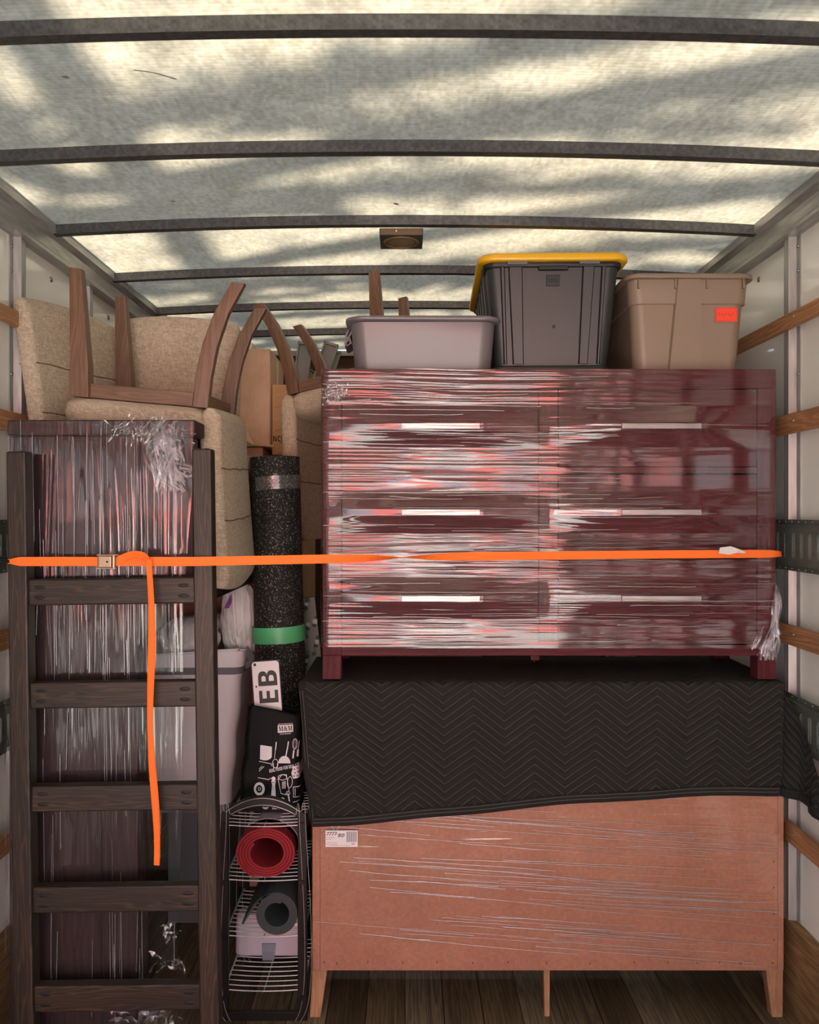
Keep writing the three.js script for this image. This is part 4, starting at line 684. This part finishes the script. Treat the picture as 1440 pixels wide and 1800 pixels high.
// printed carton sleeve in the dark gap beside the dresser
{
  const t = thing('printed_sleeve', 'narrow white printed carton with grey-green pictures in dark gap beside dresser', 'box', [-0.372, 1.0011, -3.32]); t.rotation.z = 0.11;
  const art = canvasTex(128, 512, (g, w, h) => { g.fillStyle = '#7b7e77'; g.fillRect(0, 0, w, h); for (let k = 0; k < 26; k++) { g.fillStyle = ['#3f4a40', '#5f6f63', '#2c302d', '#b9bdb4'][k % 4]; g.beginPath(); g.ellipse((k * 53) % 128, (k * 97) % 512, 10 + k % 9, 12 + k % 11, k, 0, 7); g.fill(); } });
  const f = bx(-0.04, 0.04, 0, 0.3, -0.01, 0.01, 0.001); { const q = f.attributes.position; for (let i = 0; i < q.count; i++) f.attributes.uv.setXY(i, q.getX(i) / 0.08 + 0.5, q.getY(i) / 0.3); }
  mesh('sleeve', f, std({ map: art, roughness: 0.6 }), t);
  const c = thing('carton', 'narrow brown carton standing under the printed sleeve', 'box', [-0.372, 0, -3.32]); mesh('carton_body', bx(-0.05, 0.05, 0.001, 1.0011 - 0.002, -0.06, 0.06, 0.003), M.card, c);
}

// ---------- bins on the dresser ----------
const binRing = (w, d, r, y, cz) => rrect(w, d, r, y, 0, cz, 6);
{
  const yD = 2.1105 + 0.001;
  // grey basin with rolled rim
  const cx = 0.0608, zf = -2.72, t = thing('plastic_tub', 'pale grey plastic basin with rolled rim on the dresser', 'tub', [cx, yD, zf]);
  const H = 2.295 - yD, m = phy({ color: 0x6a6468, roughness: 0.38, clearcoat: 0.25, clearcoatRoughness: 0.2 }), D = 0.36, cz = -D / 2;
  const R = []; for (const [k, y] of [[0.452, 0.002], [0.462, 0.01], [0.475, H * 0.5], [0.486, H * 0.93]]) R.push(binRing(k, D - 0.07 * (1 - y / H) - 0.0, 0.05, y, cz)); for (const [k, y] of [[0.48, H * 0.93], [0.47, H * 0.5], [0.455, 0.014]]) R.push(binRing(k, D - 0.012 - 0.07 * (1 - y / H), 0.05, y, cz));
  mesh('basin', loft(R), m, t);
  mesh('rim', loft([[0.482, H * 0.9], [0.512, H * 0.9], [0.522, H * 0.94], [0.52, H * 0.985], [0.508, H], [0.486, H * 0.99], [0.478, H * 0.95], [0.482, H * 0.9]].map(([k, y]) => binRing(k, D + (k - 0.486), 0.06, y, cz)), { cap0: false, cap1: false }), m, t);
  for (const s of [-1, 1]) mesh('handle', [loft([[0.24, H * 0.9], [0.252, H * 0.78], [0.245, H * 0.66], [0.262, H * 0.6], [0.264, H * 0.66], [0.256, H * 0.72], [0.262, H * 0.8], [0.252, H * 0.92]].map(([x, y]) => [[s * x, y, cz + 0.05], [s * (x + 0.008), y, cz + 0.05], [s * (x + 0.008), y, cz - 0.07], [s * x, y, cz - 0.07]]), { soft: false })], m, t);
  // black tote, yellow lid
  const bx0 = 0.4942, zb = -2.735, b = thing('storage_tote', 'black ribbed storage tote with bright yellow lid on dresser', 'tote', [bx0, yD, zb]); b.rotation.y = -0.035;
  const bm = phy({ color: 0x232626, roughness: 0.42, clearcoat: 0.15, clearcoatRoughness: 0.35 }), bl = std({ color: 0x191b1c, roughness: 0.5 }), ym = phy({ color: 0xe0a90c, roughness: 0.4, clearcoat: 0.2 });
  const BH = 2.488 - yD, BD = 0.66, bcz = -BD / 2;
  const bw = (y) => 0.375 + 0.072 * y / BH, bd = (y) => BD - 0.08 + 0.08 * y / BH;
  mesh('body', loft([0.002, 0.01, 0.03, BH * 0.5, BH * 0.985].map((y, i) => binRing(bw(y) - (i ? 0 : 0.02), bd(y) - (i ? 0 : 0.02), 0.035, y, bcz))), bm, b);
  mesh('base_step', loft([0.0, 0.004, 0.024, 0.03].map((y, i) => binRing(bw(y) + (i % 3 ? 0.012 : 0.0), bd(y) + (i % 3 ? 0.012 : 0.0), 0.035, y, bcz))), bl, b);
  mesh('collar', loft([BH * 0.93, BH * 0.94, BH * 0.98, BH * 0.99].map((y, i) => binRing(bw(BH) + (i % 3 ? 0.016 : 0.004), bd(BH) + (i % 3 ? 0.016 : 0.004), 0.04, y, bcz))), bl, b);
  const frontZ = (y) => bcz + bd(y) / 2;
  for (const [xa, xb, w2] of [[-0.125, -0.112, 0.052], [0.118, 0.105, 0.045], [-0.168, -0.155, 0.02], [0.168, 0.155, 0.02]]) mesh('rib', loft([[0.034, xb, w2 * 0.8], [BH * 0.93, xa, w2]].map(([y, x, w]) => [[x - w / 2, y, frontZ(y) - 0.004], [x - w / 2 + 0.006, y, frontZ(y) + 0.009], [x + w / 2 - 0.006, y, frontZ(y) + 0.009], [x + w / 2, y, frontZ(y) - 0.004]]), { soft: false }), bm, b);
  for (const k of [0, 1, 2, 3, 4]) { const z = bcz + 0.22 - k * 0.11; mesh('rib', loft([[0.034, 0], [BH * 0.93, 0]].map(([y]) => [[-bw(y) / 2 + 0.004, y, z + 0.02], [-bw(y) / 2 - 0.008, y, z + 0.014], [-bw(y) / 2 - 0.008, y, z - 0.014], [-bw(y) / 2 + 0.004, y, z - 0.02]]), { soft: false }), bm, b); }
  mesh('badge', bx(-0.022, 0.024, BH * 0.77, BH * 0.87, frontZ(BH * 0.82) - 0.004, frontZ(BH * 0.82) + 0.003, 0.002), bm, b);
  mesh('badge_groove', bx(-0.016, 0.018, BH * 0.805, BH * 0.835, frontZ(BH * 0.82) + 0.002, frontZ(BH * 0.82) + 0.004, 0.0005), bl, b);
  const dim = new THREE.CylinderGeometry(0.006, 0.006, 0.003, 16); dim.rotateX(Math.PI / 2); dim.translate(0.006, BH * 0.42, frontZ(BH * 0.42)); mesh('mould_mark', dim, bl, b);
  const lid = mesh('lid', loft([[0.0, BH * 0.972], [0.012, BH * 0.972], [0.016, BH * 0.985], [0.016, BH * 1.02], [0.008, BH * 1.045], [-0.01, BH * 1.05], [-0.05, BH * 1.05]].map(([e, y]) => binRing(bw(BH) + 0.024 + 2 * e, bd(BH) + 0.024 + 2 * e, 0.055, y, bcz))), ym, b);
  for (const [x, w] of [[-0.12, 0.034], [0.118, 0.034]]) mesh('lid_tab', bx(x - w, x + w, BH * 0.945, BH * 0.985, frontZ(BH) + 0.012, frontZ(BH) + 0.02, 0.002), std({ color: 0x5c5f5e, roughness: 0.5 }), lid);
  mesh('grip_bar', bx(-0.05, 0.05, BH * 0.9, BH * 0.94, frontZ(BH) - 0.002, frontZ(BH) + 0.014, 0.004), bl, b);
  // taupe tote
  const tx = 0.95, tt = thing('storage_tote', 'taupe storage tote with orange sticker at right end of dresser', 'tote', [tx, yD, -2.735]);
  const tm = phy({ color: 0x84705f, roughness: 0.45, clearcoat: 0.12, clearcoatRoughness: 0.4 }), TH = 2.4344 - yD, TD = 0.56, tcz = -TD / 2;
  const tw = (y) => 0.348 + 0.044 * y / TH, td = (y) => TD - 0.05 + 0.05 * y / TH, tfz = (y) => tcz + td(y) / 2;
  mesh('body', loft([0.001, 0.008, TH * 0.72].map((y, i) => binRing(tw(y) - (i ? 0 : 0.016), td(y) - (i ? 0 : 0.016), 0.04, y, tcz))), tm, tt);
  mesh('upper_band', loft([TH * 0.705, TH * 0.715, TH * 0.98].map((y, i) => binRing(tw(y) + (i ? 0.014 : 0.0), td(y) + (i ? 0.014 : 0.0), 0.04, y, tcz))), tm, tt);
  mesh('centre_panel', loft([[0.002, 0.062, -0.006], [TH * 0.97, 0.042, -0.004]].map(([y, hw, x]) => [[x - hw, y, tfz(y) - 0.004], [x - hw + 0.005, y, tfz(y) + 0.013], [x + hw - 0.005, y, tfz(y) + 0.013], [x + hw, y, tfz(y) - 0.004]]), { soft: false }), tm, tt);
  for (const x of [-0.172, -0.05, 0.055, 0.176]) mesh('rib', bx(x - 0.003, x + 0.003, TH * 0.86, TH * 0.97, tfz(TH) + 0.002, tfz(TH) + 0.013, 0.001), tm, tt);
  mesh('lid', loft([[0.0, TH * 0.955], [0.012, TH * 0.955], [0.014, TH * 0.97], [0.013, TH * 1.0], [0.005, TH * 1.012], [-0.02, TH * 1.014], [-0.022, TH * 1.005]].map(([e, y]) => binRing(tw(TH) + 0.014 + 2 * e, td(TH) + 0.014 + 2 * e, 0.045, y, tcz))), tm, tt);
  const stk = canvasTex(128, 80, (g, w, h) => { g.fillStyle = '#f2452c'; g.fillRect(0, 0, w, h); g.strokeStyle = '#d83a26'; g.lineWidth = 3; g.strokeRect(6, 5, w - 12, h - 10); g.fillStyle = '#cf3a2a'; for (let k = 0; k < 7; k++) g.fillRect(20 + k * 13, 28 + (k % 3) * 4, 7, 16); });
  const sf = bx(0.089, 0.162, TH * 0.53, TH * 0.675, tfz(TH * 0.6) + 0.0025, tfz(TH * 0.6) + 0.0035, 0); { const q = sf.attributes.position; for (let i = 0; i < q.count; i++) sf.attributes.uv.setXY(i, (q.getX(i) - 0.089) / 0.073, (q.getY(i) - TH * 0.53) / (TH * 0.145)); }
  mesh('sticker', sf, std({ map: stk, roughness: 0.6 }), tt).userData.label = 'orange-red sticker';
}
// ---------- dome light on the third bow (switched off) ----------
{
  const x0 = -0.0921, x1 = 0.0655, y0 = 2.643, y1 = 2.668, z0 = -2.95, z1 = -3.11;
  const t = thing('cargo_dome_light', 'square cargo light with round lens under the third roof bow', 'lamp', [(x0 + x1) / 2, y0, z0]);
  const g = (q) => q.translate(-(x0 + x1) / 2, -y0, -z0), plate = std({ color: 0x6a5038, roughness: 0.5 }), cx = (x0 + x1) / 2, cz = (z0 + z1) / 2;
  mesh('housing', g(bx(x0, x1, y0, y1, z1, z0, 0.002)), std({ color: 0x55564e, metalness: 0.4, roughness: 0.5 }), t);
  mesh('front_plate', g(bx(x0 + 0.006, x1 - 0.006, y0 + 0.002, y1 - 0.001, z0, z0 + 0.002, 0.0005)), plate, t);
  const sc = new THREE.SphereGeometry(0.0035, 10, 6); sc.translate(-0.0307, y0 + 0.014, z0 + 0.0025); mesh('screw', g(sc), M.white, t);
  const ring = new THREE.TorusGeometry(0.06, 0.006, 8, 40); ring.rotateX(Math.PI / 2); ring.translate(cx, y0 - 0.001, cz); mesh('lens_ring', g(ring), plate, t);
  const lens = new THREE.SphereGeometry(0.075, 30, 8, 0, Math.PI * 2, Math.PI * 0.72, Math.PI * 0.28); lens.scale(0.85, 0.12, 0.85); lens.translate(cx, y0 + 0.003, cz); mesh('lens', g(lens), phy({ color: 0x8a745a, roughness: 0.35, clearcoat: 0.5 }), t);
}
// ---------- orange ratchet strap ----------
{
  const y = 1.508, s = thing('cargo_strap', 'orange webbing cargo strap stretched across ladder and dresser with hanging tail', 'strap', [0, y, -2.3]);
  const path = [[-1.098, 0, -2.268], [-1.07, 0, -2.2655], [-0.95, 0, -2.2655], [-0.6, 0, -2.2655], [-0.5, 0.001, -2.275], [-0.1, 0.004, -2.365], [0.3, 0.006, -2.445], [0.8, 0.006, -2.54], [1.17, 0.004, -2.615], [1.222, 0.001, -2.66], [1.246, -0.004, -2.735]].map(([a, b, c]) => [a, b, c + 2.3]);
  const cv = curve(path, false, 0.25);
  const ribbon = (c, n, w, twist, th = 0.0014) => { const rings = []; for (let i = 0; i <= n; i++) { const u = i / n, p = c.getPoint(u), d = c.getTangent(u), side = V(0, 1, 0).addScaledVector(d, -d.y).normalize(), nn = d.clone().cross(side).normalize(), a = twist(u, p), A = side.clone().multiplyScalar(Math.cos(a)).addScaledVector(nn, Math.sin(a)), B = nn.clone().multiplyScalar(Math.cos(a)).addScaledVector(side, -Math.sin(a)); const ww = typeof w === 'function' ? w(u, p) : w; rings.push([[1, 1], [-1, 1], [-1, -1], [1, -1]].map(([q, r]) => { const v = p.clone().addScaledVector(A, q * ww / 2).addScaledVector(B, r * th / 2); return [v.x, v.y, v.z]; })); } return loft(rings, { soft: false }); };
  mesh('webbing', ribbon(cv, 240, (u, p) => 0.025 * (0.5 + 0.5 * sstep(-1.098, -1.06, p.x)) * (0.6 + 0.4 * sstep(1.24, 1.14, p.x)), (u, p) => Math.PI * sstep(-0.28, 0.28, p.x)), M.webbing, s);
  // tail: looped over the strap and hanging
  const tail = curve([[-0.79, 0.004, 0.038], [-0.755, 0.018, 0.042], [-0.725, 0.018, 0.046], [-0.706, 0.004, 0.05]].map(([a, b, c]) => [a, b, c]));
  mesh('tail_loop', ribbon(tail, 30, 0.022, (u) => -1.2 * u), M.webbing, s);
  const hang = (u, v) => { const yy = 0.006 - 0.84 * u; return [-0.703 + 0.018 * u + 0.006 * Math.sin(u * 9) + (0.0215 - 0.005 * Math.sin(u * 7 + 1) ** 2) * (v - 0.5), yy, 0.052 + 0.004 * Math.sin(u * 11) + 0.003 * (v - 0.5)]; };
  mesh('hanging_tail', loft(Array.from({ length: 61 }, (_, i) => { const u = i / 60, a = hang(u, 0), b = hang(u, 1); return [a, b, [b[0], b[1], b[2] - 0.0014], [a[0], a[1], a[2] - 0.0014]]; }), { soft: false }), M.webbing, s);
  const st = []; for (const v of [0.1, 0.9]) for (let k = 0; k < 130; k++) { const a = hang((k + 0.2) / 130, v), b = hang((k + 0.7) / 130, v); st.push(rod([a[0], a[1], a[2] + 0.0003], [b[0], b[1], b[2] + 0.0003], 0.0004, 4)); }
  mesh('tail_stitching', st, std({ color: 0xb43c10, roughness: 0.8 }), s).userData.kind = 'stuff';
  const bz = -2.262 + 2.3, bxx = -0.8234;
  const bk = mesh('cam_buckle', [rod([bxx + 0.022, -0.021, bz + 0.006], [bxx + 0.022, 0.021, bz + 0.006], 0.005, 10), rod([bxx - 0.02, -0.021, bz + 0.004], [bxx - 0.02, 0.021, bz + 0.004], 0.0035, 10), bx(bxx - 0.019, bxx + 0.017, -0.0165, 0.0165, bz, bz + 0.0125, 0.003, 'x', 2), bx(bxx - 0.024, bxx + 0.03, 0.0165, 0.0195, bz - 0.002, bz + 0.014, 0.001), bx(bxx - 0.022, bxx + 0.03, -0.0195, -0.0165, bz - 0.002, bz + 0.014, 0.001), bx(bxx + 0.008, bxx + 0.036, 0.017, 0.0205, bz + 0.004, bz + 0.018, 0.001)], std({ color: 0xb09a84, metalness: 0.8, roughness: 0.35 }), s);
  const hole = new THREE.CylinderGeometry(0.003, 0.003, 0.002, 12); hole.rotateX(Math.PI / 2); hole.translate(bxx + 0.006, 0, bz + 0.0125); mesh('rivet_hole', hole, M.black, bk);
  mesh('hook', [tube([[-1.09, 0, 0.032], [-1.13, 0.001, 0.005], [-1.2, 0, -0.13], [-1.25, 0.0, -0.21], [-1.262, 0, -0.225]], 0.0055, 24, 8)], M.black, s); mesh('hook', [tube([[1.222, 0.002, -0.36], [1.24, -0.002, -0.43], [1.262, -0.004, -0.45]], 0.0055, 16, 8)], M.black, s);
  mesh('care_tag', loft([[0.985, 0.026, -0.262], [1.02, 0.03, -0.266], [1.045, 0.022, -0.27], [1.072, 0.012, -0.276]].map(([x, yy, z], i) => { const h = [0.018, 0.026, 0.012, 0.005][i]; return [[x, yy, z], [x - 0.006, yy - h, z + 0.006], [x - 0.006, yy - h, z + 0.005], [x, yy, z - 0.001]]; }), { soft: false }), M.white, s);
}
// ---------- dry leaves lying on the roof outside ----------
for (const [x, z, r, a, label] of [[-0.8189, -1.98, 0.012, 0.4, 'small brown leaf on roof, nearest at upper left'], [-0.7824, -2.77, 0.012, 1.1, 'brown leaf scrap on roof before third bow'], [-1.2737, -3.45, 0.022, 0.2, 'curled brown leaf on roof by left rail'], [-0.0314, -2.83, 0.014, 0.8, 'thin brown leaf scrap on roof near roof centre']]) {
  const l = thing('fallen_leaf', label, 'leaf', [x, roofY(x) + 0.001, z], 'dry leaves on the roof'); l.rotation.y = a;
  mesh('blade', grid(8, 4, (u, v) => { const w = Math.sin(Math.PI * u) * r * 0.5; return [(u - 0.5) * 2 * r, 0.001 + 0.002 * (v - 0.5) ** 2, (v - 0.5) * 2 * w]; }), std({ color: 0x4a2c16, roughness: 0.9 }), l);
}
{ const tw = thing('fallen_twig', 'thin curved twig lying on roof at upper left', 'twig', [-0.6046, roofY(-0.6) + 0.003, -1.98]); mesh('stem', tube([[-0.045, 0, 0.02], [0, 0, 0.005], [0.045, 0, -0.025]], 0.0022, 12, 5), std({ color: 0x4a3a28, roughness: 0.9 }), tw); }

renderer.render(scene, camera);
